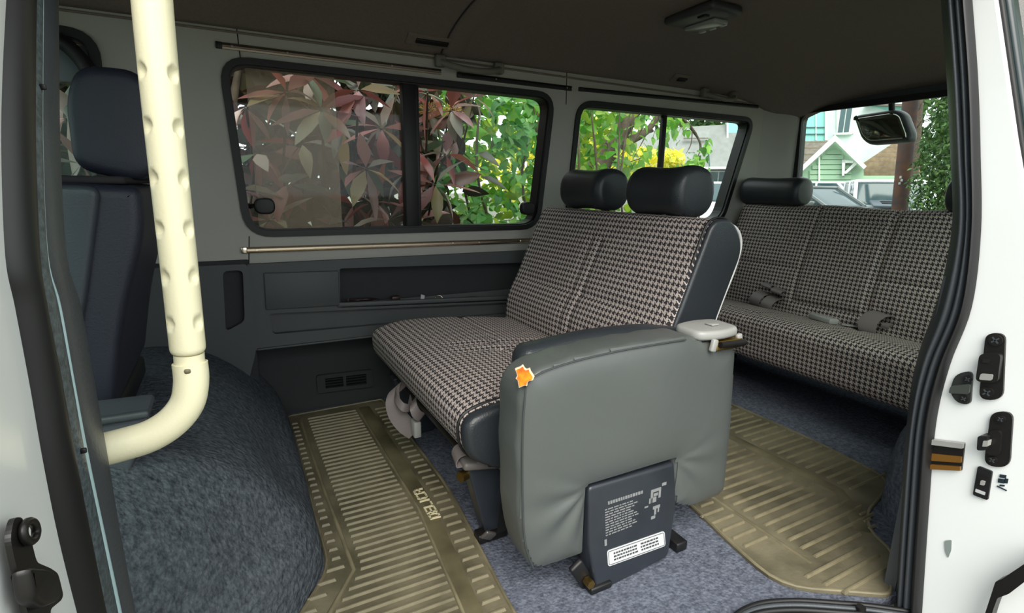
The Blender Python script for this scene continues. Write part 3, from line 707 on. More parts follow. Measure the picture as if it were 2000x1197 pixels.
# torn corner with orange foam
def blob(name, pts, y, th, m, parent, jit=0.0):
    o = plate(name, pts, [], th, XZ(y), m, parent); return o
tp = []
c0 = onY(1023, 734, PY - 0.006)
for k in range(22):
    a = 2 * math.pi * k / 22; r = 0.0135 * (1 + 0.16 * math.sin(3 * a + 1) + (0.16 if k % 3 == 0 else -0.08))
    tp.append((c0.x + r * math.cos(a) * 0.85, c0.z + r * math.sin(a) * 1.1))
TR = Matrix.Rotation(math.radians(-38), 4, 'Z')
def tearxf(dy): return lambda a, b, d: tuple(Vector((c0.x, c0.y, 0)) + TR @ Vector((a - c0.x, d + dy, 0)) + Vector((0, 0, b)))
fm = plate('torn_foam', tp, [], 0.006, tearxf(-0.004), M_FOAM, js); tag(fm, 'torn patch showing orange foam')
plate('torn_backing', [(c0.x + (a - c0.x) * 1.18, c0.z + (b - c0.z) * 1.15) for a, b in tp], [], 0.005, tearxf(-0.002), mat('torn_lining', (222, 206, 176), 0.8), js)
# steel mounting plate with printed instructions
def P4(a, b):
    r = ray(a, b); t = (0.424 - 0.262 * 0.13 + CAM.z * 0.13 - CAM.y) / (r.y - 0.13 * r.z); p = CAM + r * t; return (p.x, p.z)
bp_ = [P4(1150, 952), P4(1318, 903), P4(1322, 985), P4(1306, 1088), P4(1168, 1160), P4(1150, 1075)]
pl = solid('mounting_plate', roundpoly(bp_, [0.01, 0.008, 0.03, 0.012, 0.012, 0.03], 3), 0.424, 0.470, M_BLUMET, js, 0.006, 0.03)
def quad_local(a, b, u, v_): # point on the plate face, bilinear in the printed area
    A, B, C, D = [Vector(P4(*q)) for q in ((1160, 968), (1312, 922), (1300, 1060), (1168, 1120))]
    return A.lerp(B, u).lerp(D.lerp(C, u), v_)
def pprint(name, u0, v0, u1, v1, m, y=0.4235, th=0.0008):
    q = [quad_local(0, 0, *t) for t in ((u0, v0), (u1, v0), (u1, v1), (u0, v1))]
    o = plate(name, [(p.x, p.y) for p in q], [], th, XZ(y - th), m); o.parent = pl; return o
rng = random.Random(3)
u = 0.16
while u < 0.60:
    w = rng.uniform(0.018, 0.032); pprint('printed_mark', u, 0.125, u + w, 0.165, M_PRINTL); u += w + 0.008
for r in range(11):
    u = 0.12; v_ = 0.215 + r * 0.033
    while u < 0.55 - 0.1 * rng.random():
        w = rng.uniform(0.02, 0.07); pprint('printed_mark', u, v_, u + w, v_ + 0.013, M_PRINTL); u += w + 0.012
for (a0, b0, a1, b1) in ((0.72, 0.16, 0.86, 0.20), (0.72, 0.20, 0.75, 0.34), (0.83, 0.20, 0.86, 0.30), (0.70, 0.27, 0.80, 0.34), (0.87, 0.11, 0.93, 0.15), (0.76, 0.22, 0.82, 0.26), (0.76, 0.40, 0.86, 0.44), (0.78, 0.44, 0.81, 0.52), (0.83, 0.44, 0.85, 0.50), (0.74, 0.53, 0.80, 0.57), (0.64, 0.36, 0.69, 0.38), (0.10, 0.60, 0.13, 0.68)):
    pprint('printed_mark', a0, b0, a1, b1, M_PRINTL)
def rounded_quad(cs, r): return roundpoly(cs, r, 3)
lbq = [P4(1185, 1075), P4(1297, 1036), P4(1299, 1065), P4(1187, 1106)]
lo = plate('label', rounded_quad(lbq, 0.006), [], 0.0012, XZ(0.4225), M_LABEL); lo.parent = pl
li = offset(rounded_quad(lbq, 0.006), 0.0022); lj = offset(rounded_quad(lbq, 0.006), 0.0032)
o = ring('label_border', li, lj, 0.0006, XZ(0.4220), M_PRINT); o.parent = pl
Aq = [Vector(q) for q in lbq]
for r in range(3):
    u = 0.10
    while u < 0.88:
        w = rng.uniform(0.02, 0.05)
        if not (0.48 < u < 0.54):
            vv = 0.24 + 0.20 * r; q = [Aq[0].lerp(Aq[1], s).lerp(Aq[3].lerp(Aq[2], s), t) for s, t in ((u, vv), (u + w, vv), (u + w, vv + 0.10), (u, vv + 0.10))]
            o = plate('label_print', [(p.x, p.y) for p in q], [], 0.0005, XZ(0.4220), M_PRINT); o.parent = pl
        u += w + 0.012
for ob in [pl] + list(pl.children):            # the plate leans out towards its foot
    for vv_ in ob.data.vertices: vv_.co.y += (vv_.co.z - 0.262) * 0.13
# hinge arm with bolt, near the floor
pa, pb2 = onY(1118, 1096, 0.43), onY(1156, 1150, 0.40)
box('hinge_arm', (pa + pb2) / 2, (0.03, 0.012, (pa - pb2).length + 0.02), M_RUB, js, 0.004, rot=(0.12, -0.55, 0))
pb3 = onY(1155, 1143, 0.392); tube('hinge_bolt', [pb3, pb3 + V(0, 0.016, 0)], 0.009, M_BRASS, js, 6)
box('hinge_foot', (0.575, 0.41, FZ + 0.008), (0.05, 0.04, 0.014), M_RUB, js, 0.003)
box('rear_foot', (0.80, 0.43, FZ + 0.012), (0.03, 0.05, 0.022), M_RUB, js, 0.003)
# rear flap of shiny vinyl hanging under the cover's back corner
solid('rear_flap', roundpoly([P2(1340, 985), P2(1418, 955), P2(1416, 972), P2(1385, 985), P2(1352, 993)], 0.008, 3), PY + 0.01, PY + 0.075, mat('shiny_brown_vinyl', (66, 60, 62), 0.2), js, 0.01)
# grey plastic hinge cover on the back corner
hc = [P2(1338, 634, 0.44), P2(1445, 646, 0.44), P2(1447, 664, 0.44), P2(1338, 652, 0.44)]
zc = (hc[0][1] + hc[2][1]) / 2
hk = solid('hinge_cover', roundpoly([(0.800, 0.415), (0.860, 0.402), (0.918, 0.412), (0.924, 0.490), (0.865, 0.500), (0.803, 0.488)], 0.022, 5), 0.506, 0.526, M_LGREY, js, 0.008, axis='z', step=0.01)
for (x, y) in ((0.836, 0.407), (0.918, 0.414)):
    box('cover_tab', (x, y, 0.497), (0.014, 0.010, 0.026), M_LGREY, js, 0.003, rot=(0, 0.25 if x < 0.9 else -0.25, 0))
bx_ = box('hinge_button', (0.87, 0.445, 0.5285), (0.02, 0.02, 0.004), M_LGREY, js, 0.002)
box('hinge_block', (0.885, 0.43, 0.492), (0.075, 0.045, 0.02), M_BRASS, js, 0.003)
tube('hinge_pin', [(0.850, 0.402, 0.497), (0.92, 0.402, 0.494)], 0.007, M_BLACK, js, 8)

# ================================================================== rear bench
rb = empty('rear_bench_seat', (1.85, 0.85, FZ)); tag(rb, 'wide houndstooth rear bench across the back of the van', 'bench seat')
rc = roundpoly([(1.655, 0.195), (1.648, 0.345), (1.72, 0.352), (2.06, 0.300), (2.07, 0.20), (1.72, 0.175)], [0.03, 0.05, 0.06, 0.02, 0.02, 0.03])
def rdisp(x, y, z, n):
    d = 0.0
    if n.y > 0.3:
        d += 0.006 * math.sin(math.pi * min(1, max(0, (x - 1.66) / 0.4)))
        d -= 0.006 * (g(y, 0.99, 0.010) + g(y, 0.72, 0.010)) * (x > 1.70)
        d -= 0.005 * g(x, 1.745, 0.010) * (abs(y - 0.855) > 0.135)
    return d - (0.004 * (g(y, 0.99, 0.008) if n.x < -0.3 else 0))
solid('cushion', rc, 0.22, 1.40, M_HOUND2, rb, 0.03, 0.014, rdisp, resamp=0.012)
rbk = roundpoly([(2.005, 0.275), (2.03, 0.42), (2.125, 0.738), (2.20, 0.742), (2.24, 0.68), (2.17, 0.28)], [0.03, 0.1, 0.035, 0.04, 0.05, 0.02])
def rbd(x, y, z, n):
    d = 0.0
    if n.x < -0.3:
        d += 0.010 * math.sin(math.pi * min(1, max(0, (z - 0.30) / 0.42)))
        inz = 1 if 0.36 < z < 0.70 else 0
        d -= 0.012 * (g(y, 1.040, 0.009) + g(y, 0.755, 0.009)) * (1 if z > 0.35 else 0)
        d -= 0.010 * (g(z, 0.358, 0.009)) * (0.755 < y < 1.04)
        d -= 0.008 * (g(z, 0.685, 0.008)) * (0.755 < y < 1.04)
        d -= 0.007 * g(z, 0.49, 0.007) * (y > 1.05 or y < 0.745)
        d -= 0.018 * (g(y, 1.13, 0.035) + g(y, 0.70, 0.03)) * g(z, 0.355, 0.028)
    if n.y > 0.5: d += 0.004 * math.sin(y * 14)
    return d
solid('backrest', rbk, 0.22, 1.425, M_HOUND2, rb, 0.03, 0.010, rbd, resamp=0.010)
headrest(rb, (2.165, 1.285, 0.795), 0.295, 0.062, 0.062, M_VINYL)
headrest(rb, (2.165, 0.470, 0.795), 0.295, 0.062, 0.062, M_VINYL)
box('seat_base', (1.90, 0.80, 0.185), (0.34, 1.0, 0.03), M_BLACK, rb, 0.005)
for (x, y) in ((1.80, 0.33), (1.80, 1.30), (2.02, 0.33), (2.02, 1.30)):
    box('leg', (x, y, (FZ + 0.18) / 2), (0.04, 0.03, 0.18 - FZ), M_BLACK, rb, 0.004)
# belts on the rear bench
RS = [([(2.04, 1.125, 0.375), (1.985, 1.135, 0.372), (1.960, 1.14, 0.345), (1.985, 1.145, 0.312)], 0.045, 'upper far'),]
def belt(label, strands, extra=None):
    c = sum((Vector(s[0][-1]) for s in strands), Vector()) / len(strands)
    e = empty('seat_belt', c); tag(e, label, 'seat belt', 'belts lying on the rear bench')
    for pts, w, side in strands: strap('webbing', pts, w, side, M_STRAP, 0.002, e)
    for kind, cc, ss, rot in (extra or []): box(kind, cc, ss, M_LGREY, e, 0.006, rot=rot)
    return e
belt('pair of grey belt loops tucked into the far side of the rear backrest', [
    ([(2.06, 1.155, 0.372), (1.985, 1.160, 0.372), (1.955, 1.165, 0.345), (1.97, 1.165, 0.312), (2.02, 1.165, 0.302)], 0.052, (0.05, 1, 0.15)),
    ([(2.06, 1.100, 0.360), (1.985, 1.102, 0.362), (1.950, 1.105, 0.335), (1.965, 1.105, 0.305), (2.02, 1.105, 0.300)], 0.052, (0.05, 1, 0.15)),
    ([(2.07, 1.150, 0.405), (2.01, 1.15, 0.412), (1.995, 1.15, 0.400), (2.02, 1.15, 0.392)], 0.045, (0.05, 1, 0.15)),
    ([(2.07, 1.090, 0.395), (2.00, 1.092, 0.400), (1.985, 1.092, 0.385), (2.02, 1.092, 0.378)], 0.050, (0.05, 1, 0.15))])
belt('single broad grey belt loop hanging from the near slot of the rear backrest', [
    ([(2.06, 0.680, 0.372), (1.985, 0.690, 0.385), (1.945, 0.700, 0.360), (1.930, 0.690, 0.325), (1.955, 0.675, 0.306), (2.0, 0.665, 0.302)], 0.062, (0.05, 1, 0.1)),
    ([(2.05, 0.665, 0.350), (2.0, 0.668, 0.350), (1.995, 0.668, 0.335)], 0.025, (0, 1, 0))])
belt('grey belt buckle and tongue lying in the fold of the rear bench', [
    ([(2.03, 0.745, 0.312), (1.985, 0.765, 0.322), (1.945, 0.775, 0.325)], 0.040, (0.4, 1, 0)),
    ([(2.03, 0.80, 0.312), (1.99, 0.79, 0.318), (1.955, 0.785, 0.325)], 0.020, (0.4, 1, 0))],
    [('buckle', (1.925, 0.845, 0.338), (0.042, 0.105, 0.022), (0, 0.1, -0.25)), ('tongue', (1.955, 0.765, 0.328), (0.03, 0.05, 0.006), (0, 0.1, 0.5))])

# ================================================================== rubber floor mats
def mat_thing(name, label, outline, rad, ribs, bands, pits=()):
    e = empty(name, (sum(p[0] for p in outline) / len(outline), sum(p[1] for p in outline) / len(outline), FZ)); tag(e, label, 'floor mat', 'rubber floor mats')
    o = roundpoly(outline, rad, 4)
    plate('mat_base', o, [], 0.006, lambda a, b, d: (a, b, FZ + 0.0065 - d), M_MAT, e)
    tube('mat_rim', [(a, b, FZ + 0.006) for a, b in offset(o, 0.004)], 0.0035, M_MATRIB, e, 6, closed=True)
    for pts, w in bands:
        P = [V(a, b, FZ + 0.0066) for a, b in pts]
        A = []; B = []
        for i, p in enumerate(P):
            t = (P[min(i + 1, len(P) - 1)] - P[max(i - 1, 0)]).normalized(); q = V(-t.y, t.x, 0) * w / 2; A.append(p + q); B.append(p - q)
        ribbon('mat_band', A, B, (0, 0, 1), 0.0025, M_MATPIT if w > 0.02 else M_MATRIB, e, 5, 1, 0.001)
    cache = {}
    for (x0, x1, y, w) in ribs:
        L = round(x1 - x0, 4); key = (L, w)
        if key not in cache:
            bm = bmesh.new(); bmesh.ops.create_cube(bm, size=1); bmesh.ops.scale(bm, vec=(L, w, 0.005), verts=bm.verts)
            for q in bm.verts:
                if q.co.z > 0: q.co.y *= 0.35; q.co.x -= math.copysign(0.002, q.co.x)
            me = bpy.data.meshes.new('rib'); bm.to_mesh(me); bm.free(); me.materials.append(M_MATRIB); cache[key] = me
        r = bpy.data.objects.new('rib', cache[key]); COL.objects.link(r); r.location = ((x0 + x1) / 2, y, FZ + 0.0085); under(r, e)
    return e
ribs = []; y = 0.34
while y < 1.46:
    xl = 0.178 if y > 0.66 else 0.178 - 0.72 * (0.66 - y); ribs.append((xl, 0.335 - 0.085 * max(0, 0.74 - y), y, 0.007)); y += 0.0225
y = 0.40
while y < 1.44:
    ed = 0.446 - 0.046 * max(0, 0.85 - y) / 0.43; ribs.append((ed - 0.052, ed - 0.014, y, 0.008))
    if y > 0.70: ribs.append((0.128, 0.147, y, 0.008))
    else: ribs.append((0.128 - 0.72 * (0.70 - y), 0.150 - 0.72 * (0.68 - y), y, 0.008))
    y += 0.031
m1 = mat_thing('floor_mat', 'worn olive rubber floor mat with raised lettering in front of the bench', [(0.118, 1.500), (0.444, 1.508), (0.446, 0.85), (0.400, 0.42), (0.40, 0.27), (-0.15, 0.27), (0.040, 0.575), (0.118, 0.69)], [0.02, 0.02, 0.1, 0.1, 0, 0, 0.04, 0.05], ribs,
    [([(0.158, 1.46), (0.158, 1.0), (0.162, 0.80), (0.163, 0.66), (0.095, 0.56), (-0.02, 0.42)], 0.009), ([(0.366, 1.46), (0.366, 1.0), (0.364, 0.80), (0.345, 0.6), (0.326, 0.42), (0.315, 0.30)], 0.038), ([(0.345, 1.46), (0.345, 0.8), (0.328, 0.6), (0.306, 0.34)], 0.007)])
# lettering D E L I C A, reading away from the doorway, tops to the left
LET = {'D': [(0, 0, 0, 1), (0, 1, .75, 1), (.75, 1, 1, .75), (1, .75, 1, .25), (1, .25, .75, 0), (.75, 0, 0, 0)], 'E': [(0, 0, 0, 1), (0, 1, 1, 1), (0, .5, .85, .5), (0, 0, 1, 0)], 'L': [(0, 1, 0, 0), (0, 0, 1, 0)],
       'I': [(.5, 0, .5, 1)], 'C': [(1, 1, .2, 1), (.2, 1, 0, .8), (0, .8, 0, .2), (0, .2, .2, 0), (.2, 0, 1, 0)], 'A': [(0, 0, 0, .75), (0, .75, .2, 1), (.2, 1, .8, 1), (.8, 1, 1, .75), (1, .75, 1, 0), (0, .45, 1, .45)]}
M_LET = mat('mat_letters', (206, 196, 160), 0.6)
adv = 0.745
for ch in 'DELICA':
    w = 0.010 if ch == 'I' else 0.0175; H = 0.022; vv = []; ff = []
    for (x0, y0, x1, y1) in LET[ch]:
        a = V(0.378 - y0 * H, adv + x0 * w, 0); b = V(0.378 - y1 * H, adv + x1 * w, 0); t = (b - a).normalized(); q = V(-t.y, t.x, 0) * 0.0019; a -= t * 0.0015; b += t * 0.0015; s = len(vv)
        for z in (FZ + 0.008, FZ + 0.012):
            for p in (a + q, b + q, b - q, a - q): vv.append((p.x, p.y, z))
        ff += [(s + 4, s + 5, s + 6, s + 7), (s, s + 1, s + 5, s + 4), (s + 1, s + 2, s + 6, s + 5), (s + 2, s + 3, s + 7, s + 6), (s + 3, s, s + 4, s + 7)]
    under(from_data('raised_letter', vv, ff, M_LET), m1); adv += w + 0.0065
ribs = []; y = 0.17
while y < 0.96:
    if y > 0.34: ribs.append((0.955 if y > 0.5 else 0.925, 1.000, y, 0.008))
    ribs.append((1.032, 1.200 if y < 0.27 else 1.305, y, 0.009)) if y > 0.25 else ribs.append((0.95 + 0.4 * (0.25 - y), 1.16 - 0.5 * (0.25 - y) * 0, y, 0.009))
    if y > 0.36: ribs.append((1.365, 1.530, y, 0.009))
    y += 0.030
for k in range(4):
    ribs.append((1.235 + 0.018 * k, 1.262 + 0.018 * k, 0.262 + 0.02 * k, 0.007))
mat_thing('floor_mat', 'worn olive ribbed rubber floor mat in the aisle before the rear bench', [(0.945, 0.97), (1.556, 0.96), (1.552, 0.60), (1.515, 0.352), (1.39, 0.318), (1.303, 0.300), (1.230, 0.250), (1.205, 0.190), (1.06, 0.122), (0.888, 0.236), (0.908, 0.37), (0.945, 0.53)], [0.03, 0.04, 0.1, 0.06, 0.04, 0.05, 0.04, 0.03, 0.02, 0.06, 0.06, 0.08], ribs,
    [([(1.335, 0.95), (1.335, 0.60), (1.333, 0.39), (1.295, 0.345), (1.215, 0.262)], 0.034), ([(1.016, 0.95), (1.016, 0.5), (1.008, 0.25)], 0.010)])

# ================================================================== cream grab bar with dimpled grip
gb = empty('grab_bar', (-0.045, 0.25, 0.57)); tag(gb, 'cream dimpled grab bar standing beside the front pillar of the doorway', 'grab bar')
GY = 0.25
def PG(a, b): return onY(a, b, GY)
gp = catmull([PG(288, -120), PG(297, 0), PG(308, 120), PG(321, 250), PG(337, 400), PG(353, 545), PG(368, 690)], 24)
Lt = [0.0]
for a, b in zip(gp, gp[1:]): Lt.append(Lt[-1] + (b - a).length)
n = 64; v = []; f = []; RG = 0.0156
rows = []
pitch = (PG(310, 160) - PG(297 + 13, 65)).length
z_first = PG(297, 75).z
for i, p in enumerate(gp):
    t = (gp[min(i + 1, len(gp) - 1)] - gp[max(i - 1, 0)]).normalized(); a = V(1, 0, 0); a = (a - t * a.dot(t)).normalized(); b = t.cross(a)
    s_end = (Lt[-1] - Lt[i]); shoulder = 0.0
    if s_end < 0.006: shoulder = 0.004 * (1 - math.sqrt(max(0, 1 - ((0.006 - s_end) / 0.006) ** 2)))
    for k in range(n):
        th = 2 * math.pi * k / n; r = RG * 0.93 - shoulder
        d = a * math.cos(th) + b * math.sin(th)
        q = p + d * r
        v.append(q)
for i in range(len(gp) - 1):
    for k in range(n): f.append((i * n + k, i * n + (k + 1) % n, (i + 1) * n + (k + 1) % n, (i + 1) * n + k))
f += [tuple(range(n - 1, -1, -1)), tuple((len(gp) - 1) * n + k for k in range(n))]
# dimples: six columns; the nearest two face the doorway
sA = None
dv = (CAM - PG(337, 400)); dv.z = 0; face_a = math.atan2(dv.y, dv.x)
step_s = 0.0418; cols = [face_a + math.radians(x) for x in (47, -58, 152, -150)]
for i, p in enumerate(gp):
    for k in range(n):
        q = v[i * n + k]; d = Vector(q) - p; ang = math.atan2(d.y, d.x); sarc = Lt[i]
        for c_ in cols:
            da = (ang - c_ + math.pi) % (2 * math.pi) - math.pi
            if abs(da) > 0.6: continue
            m_ = round((sarc - 0.0995) / step_s); ds = sarc - 0.0995 - m_ * step_s
            if m_ < 0: continue
            rr_ = math.sqrt((da * RG) ** 2 + ds ** 2) / 0.0062
            if rr_ < 1: v[i * n + k] = q - d.normalized() * 0.0040 * (1 - rr_ ** 2) ** 0.6
under(from_data('dimpled_grip', v, f, M_CREAM, None, True), gb)
tube('grip_collar', [PG(369, 690), PG(371, 715)], RG * 0.80, M_CREAM, gb, 28)
el = [PG(371, 708), PG(374, 745), PG(366, 785), PG(338, 820), PG(295, 846), PG(240, 862), PG(185, 874), PG(120, 885)]
el = [p + V(0, -0.010 * i / 7, 0) for i, p in enumerate(el)]
tube('elbow', el, RG * 0.93, M_CREAM, gb, 28, 6)
box('collar_screw', PG(368, 716) + V(0.0, -RG * 0.82, 0), (0.006, 0.006, 0.005), M_MATRIB, gb, 0.002)
tube('grip_top_mount', [PG(288, -120), PG(280, -200)], RG * 0.9, M_CREAM, gb, 20)

# ================================================================== front seat
fs_ = empty('front_seat', (-0.30, 0.98, 0.36)); tag(fs_, 'dark blue vinyl front seat with tall headrest behind the cream grab bar', 'car seat')
hs = roundpoly([(-0.190, 0.985), (-0.105, 0.985), (-0.080, 0.93), (-0.100, 0.815), (-0.135, 0.800), (-0.215, 0.820), (-0.212, 0.93)], [0.05, 0.05, 0.05, 0.03, 0.02, 0.03, 0.05])
solid('headrest', hs, 0.84, 1.09, M_VINYLB, fs_, 0.018, 0.02)
bs = roundpoly([(-0.235, 0.800), (-0.115, 0.793), (-0.118, 0.72), (-0.165, 0.58), (-0.20, 0.40), (-0.34, 0.38), (-0.33, 0.60)], [0.03, 0.02, 0.06, 0.08, 0.03, 0.03, 0.06])
solid('backrest', bs, 0.75, 1.20, M_VINYLB, fs_, 0.018, 0.02)
solid('backrest_panel', roundpoly([(-0.225, 0.795), (-0.165, 0.792), (-0.205, 0.62), (-0.26, 0.42), (-0.30, 0.42), (-0.28, 0.62)], 0.02), 0.738, 0.76, mat('side_vinyl', (58, 64, 72), 0.45, bump=0.15, bscale=350), fs_, 0.01)
box('backrest_top', (-0.19, 0.95, 0.802), (0.11, 0.38, 0.012), M_HOUND, fs_, 0.005)
solid('cushion', roundpoly([(-0.72, 0.50), (-0.70, 0.53), (-0.30, 0.48), (-0.28, 0.40), (-0.70, 0.40)], 0.03), 0.75, 1.20, M_VINYLB, fs_, 0.03, 0.04)
for y in (0.92, 1.02): tube('headrest_post', [(-0.15, y, 0.83), (-0.16, y, 0.78)], 0.006, M_CHROME, fs_, 8)
box('seat_riser', (-0.45, 0.98, 0.375), (0.5, 0.40, 0.05), M_BLACK, fs_, 0.01)
cb = empty('console_box', (-0.19, 0.66, 0.35)); tag(cb, 'grey plastic bin corner between grab bar and front pillar', 'plastic bin')
solid('bin_body', roundpoly([(-0.40, 0.36), (-0.40, 0.470), (-0.125, 0.462), (-0.165, 0.36)], 0.012, 3), 0.60, 0.70, mat('bin_grey', (70, 74, 80), 0.5), cb, 0.008)
box('bin_rim', (-0.26, 0.597, 0.466), (0.27, 0.012, 0.012), M_RUBG, cb, 0.004)

# ================================================================== rails, handles, lamp, slots on the far side
def rail(label, name, x0, x1, z0, z1, y, h, m, screws, grp='chrome curtain rails'):
    e = empty(name, ((x0 + x1) / 2, y, (z0 + z1) / 2)); tag(e, label, 'rail', grp)
    pr = [(-h * 0.5, 0), (-h * 0.5, 0.5 * h), (-h * 0.22, 0.62 * h), (-h * 0.12, 0.42 * h), (h * 0.12, 0.42 * h), (h * 0.22, 0.62 * h), (h * 0.5, 0.5 * h), (h * 0.5, 0)]
    vv = [(x, y - b, z + a) for x, z in ((x0, z0), (x1, z1)) for a, b in pr]; k = len(pr)
    ff = [(i, (i + 1) % k, k + (i + 1) % k, k + i) for i in range(k)] + [tuple(range(k)), tuple(range(2 * k - 1, k - 1, -1))]
    me = bpy.data.meshes.new('rail_bar'); me.from_pydata(vv, [], ff); bm = bmesh.new(); bm.from_mesh(me); bmesh.ops.recalc_face_normals(bm, faces=bm.faces); bm.to_mesh(me); bm.free()
    under(link('rail_bar', me, m, None, False), e)
    for x in screws:
        z = z0 + (z1 - z0) * (x - x0) / (x1 - x0); tube('screw', [(x, y - h * 0.3, z), (x, y - h * 0.62, z)], h * 0.2, M_CHROME, e, 10)
    box('end_cap', (x0 + 0.006, y - h * 0.3, z0), (0.016, h * 0.72, h * 1.06), M_CHROME if m is M_CHROME else M_RUB, e, 0.002)
    return e
rail('long chrome curtain rail under the big side window', 'curtain_rail', 0.035, 1.16, 0.608, 0.602, 1.45, 0.018, M_CHROME, (0.075, 0.42, 0.70, 0.80, 0.97))
M_DCHR = mat('dull_chrome', (150, 140, 128), 0.3, metal=1.0)
rail('thin dull curtain rail above the left half of the big side window', 'curtain_rail', 0.022, 0.662, 1.162, 1.160, 1.45, 0.016, M_DCHR, (0.06, 0.20, 0.5))
rail('dark slotted rail above the right half of the big side window', 'curtain_rail', 0.72, 1.172, 1.158, 1.156, 1.45, 0.016, M_RUB, (0.86, 1.15))
rail('dark slotted rail above the small rear side window', 'curtain_rail', 1.208, 2.20, 1.158, 1.172, 1.45, 0.014, M_RUB, (1.22,))
def handle(label, x0, x1, z, y):
    e = empty('assist_handle', ((x0 + x1) / 2, y, z)); tag(e, label, 'grab handle', 'ceiling assist handles')
    for x in (x0, x1): box('handle_mount', (x, y - 0.008, z + 0.004), (0.034, 0.026, 0.036), M_HANDLE, e, 0.006)
    tube('handle_loop', [(x0, y - 0.015, z), (x0 + 0.04, y - 0.040, z - 0.014), ((x0 + x1) / 2, y - 0.046, z - 0.020), (x1 - 0.04, y - 0.040, z - 0.014), (x1, y - 0.015, z)], 0.010, M_HANDLE, e, 10, 6)
    return e
M_HANDLE = mat('handle_grey', (112, 108, 100), 0.6)
handle('grey assist handle above the middle of the big side window', 0.655, 0.865, 1.186, 1.44)
handle('grey assist handle above the small rear side window', 1.83, 2.00, 1.192, 1.43)
def slot(label, x0, x1, y):
    z = ceil_z((x0 + x1) / 2, y); zz = ceil_z(x0, y - 0.02) - ceil_z(x0, y + 0.02); an = math.atan2(zz, 0.04)
    e = empty('headliner_slot', ((x0 + x1) / 2, y, z)); tag(e, label, 'recess', 'slots in the headliner')
    box('slot_frame', ((x0 + x1) / 2, y, z - 0.002), (x1 - x0, 0.045, 0.010), M_HEAD, e, 0.003, rot=(-an, 0, 0))
    box('slot_opening', ((x0 + x1) / 2 + 0.01, y - 0.004, z - 0.008), (x1 - x0 - 0.035, 0.018, 0.006), M_RUB, e, 0.002, rot=(-an, 0, 0))
slot('dark recessed slot in the headliner beside the roof bow', 0.535, 0.675, 1.395)
slot('small dark slot in the headliner above the small rear side window', 1.62, 1.70, 1.40)
lp = empty('dome_lamp', (1.30, 0.985, ceil_z(1.3, 0.985))); tag(lp, 'dark rectangular dome lamp with ribbed lens under the headliner', 'ceiling lamp')
zc_ = ceil_z(1.3, 0.98)
box('lamp_base', (1.305, 0.965, zc_ - 0.012), (0.125, 0.195, 0.026), mat('lamp_grey', (64, 64, 68), 0.4), lp, 0.010)
box('lamp_lens', (1.345, 0.985, zc_ - 0.028), (0.060, 0.120, 0.014), mat('lamp_lens', (150, 150, 148), 0.15), lp, 0.005)
for k in range(3): box('lens_rib', (1.375, 0.945 + 0.04 * k, zc_ - 0.030), (0.012, 0.022, 0.012), mat('lens_pale', (190, 190, 188), 0.2), lp, 0.003)
box('lamp_switch', (1.275, 0.93, zc_ - 0.026), (0.02, 0.03, 0.008), M_RUB, lp, 0.002)

# small things lying in the storage pocket
def small(name, label, cat): e = tag(name, label, cat, 'odds and ends in the storage pocket')
tg = box('paper_tag', (0.582, 1.446, 0.418), (0.014, 0.002, 0.022), M_LABEL, None, 0, rot=(-0.4, 0.35, 0.1)); tag(tg, 'small white tag lying in the wall pocket', 'tag', 'odds and ends in the wall pocket')
rg = tube('key_ring', [(0.642 + 0.013 * math.cos(a), 1.445 + 0.004 * math.sin(a), 0.412 + 0.009 * math.sin(a)) for a in [2 * math.pi * k / 24 for k in range(24)]], 0.0018, M_CHROME, None, 8, closed=True); tag(rg, 'small shiny metal ring lying in the wall pocket', 'ring', 'odds and ends in the wall pocket')
random.seed(21)
pts = []
x = 0.33
while x < 0.92: pts.append((x, 1.452 + random.uniform(-0.012, 0.012), 0.425 - 0.046 * (x - 0.3) / 0.6 + random.uniform(0.0, 0.016))); x += 0.03
ct = tube('cable', pts, 0.005, mat('cable_brown', (44, 28, 30), 0.4), None, 8, 4); tag(ct, 'dark cable lying along the bottom of the wall pocket', 'cable')
pc = box('plug', (0.487, 1.448, 0.425), (0.03, 0.02, 0.018), mat('plug_dark', (50, 32, 34), 0.35), None, 0.004); tag(pc, 'dark reddish plug on the cable in the wall pocket', 'plug', 'odds and ends in the wall pocket')
pn = tube('pen', [(0.36, 1.445, 0.418), (0.43, 1.45, 0.424)], 0.004, M_RUB, None, 8); tag(pn, 'slim black pen at the left end of the wall pocket', 'pen', 'odds and ends in the wall pocket')

# ================================================================== hardware on the doorway jambs
JX = 1.059
def JP(a, b): p = onX(a, b, JX); return (p.y, p.z)
def jplate(name, px, r, th, m, parent, x=JX):
    return plate(name, roundpoly([((lambda p: (p.y, p.z))(onX(a, b, x))) for a, b in px], r, 5), [], th, lambda a, b, d: (x - d, a, b), m, parent)
def jscrew(a, b, x, r, parent):
    p = onX(a, b, x); o = tube('screw', [p, p + V(-0.004, 0, 0)], r, M_BLACK, parent, 12)
    for k in range(2):
        c = box('screw_slot', (0, 0, 0), (0.0012, r * 1.3, r * 0.24), M_RUBG, None, 0); c.parent = o; c.location = p + V(-0.0042, 0, 0); c.rotation_euler = (math.pi / 4 + k * math.pi / 2, 0, 0)
h1 = empty('door_striker', onX(1935, 715, JX)); tag(h1, 'upper black screwed striker block on the white rear jamb', 'door striker', 'hardware on the rear jamb')
jplate('base_plate', [(1928, 650), (1966, 650), (1961, 780), (1914, 780)], 0.018, 0.005, M_BLACK, h1)
jplate('socket', [(1922, 688), (1964, 688), (1957, 745), (1914, 742)], 0.008, 0.016, M_BLACK, h1)
jplate('socket_lip', [(1926, 726), (1950, 728), (1947, 740), (1922, 738)], 0.003, 0.018, M_LGREY, h1)
jplate('socket_mark', [(1930, 697), (1944, 698), (1943, 706), (1929, 705)], 0.001, 0.018, M_RUB, h1)
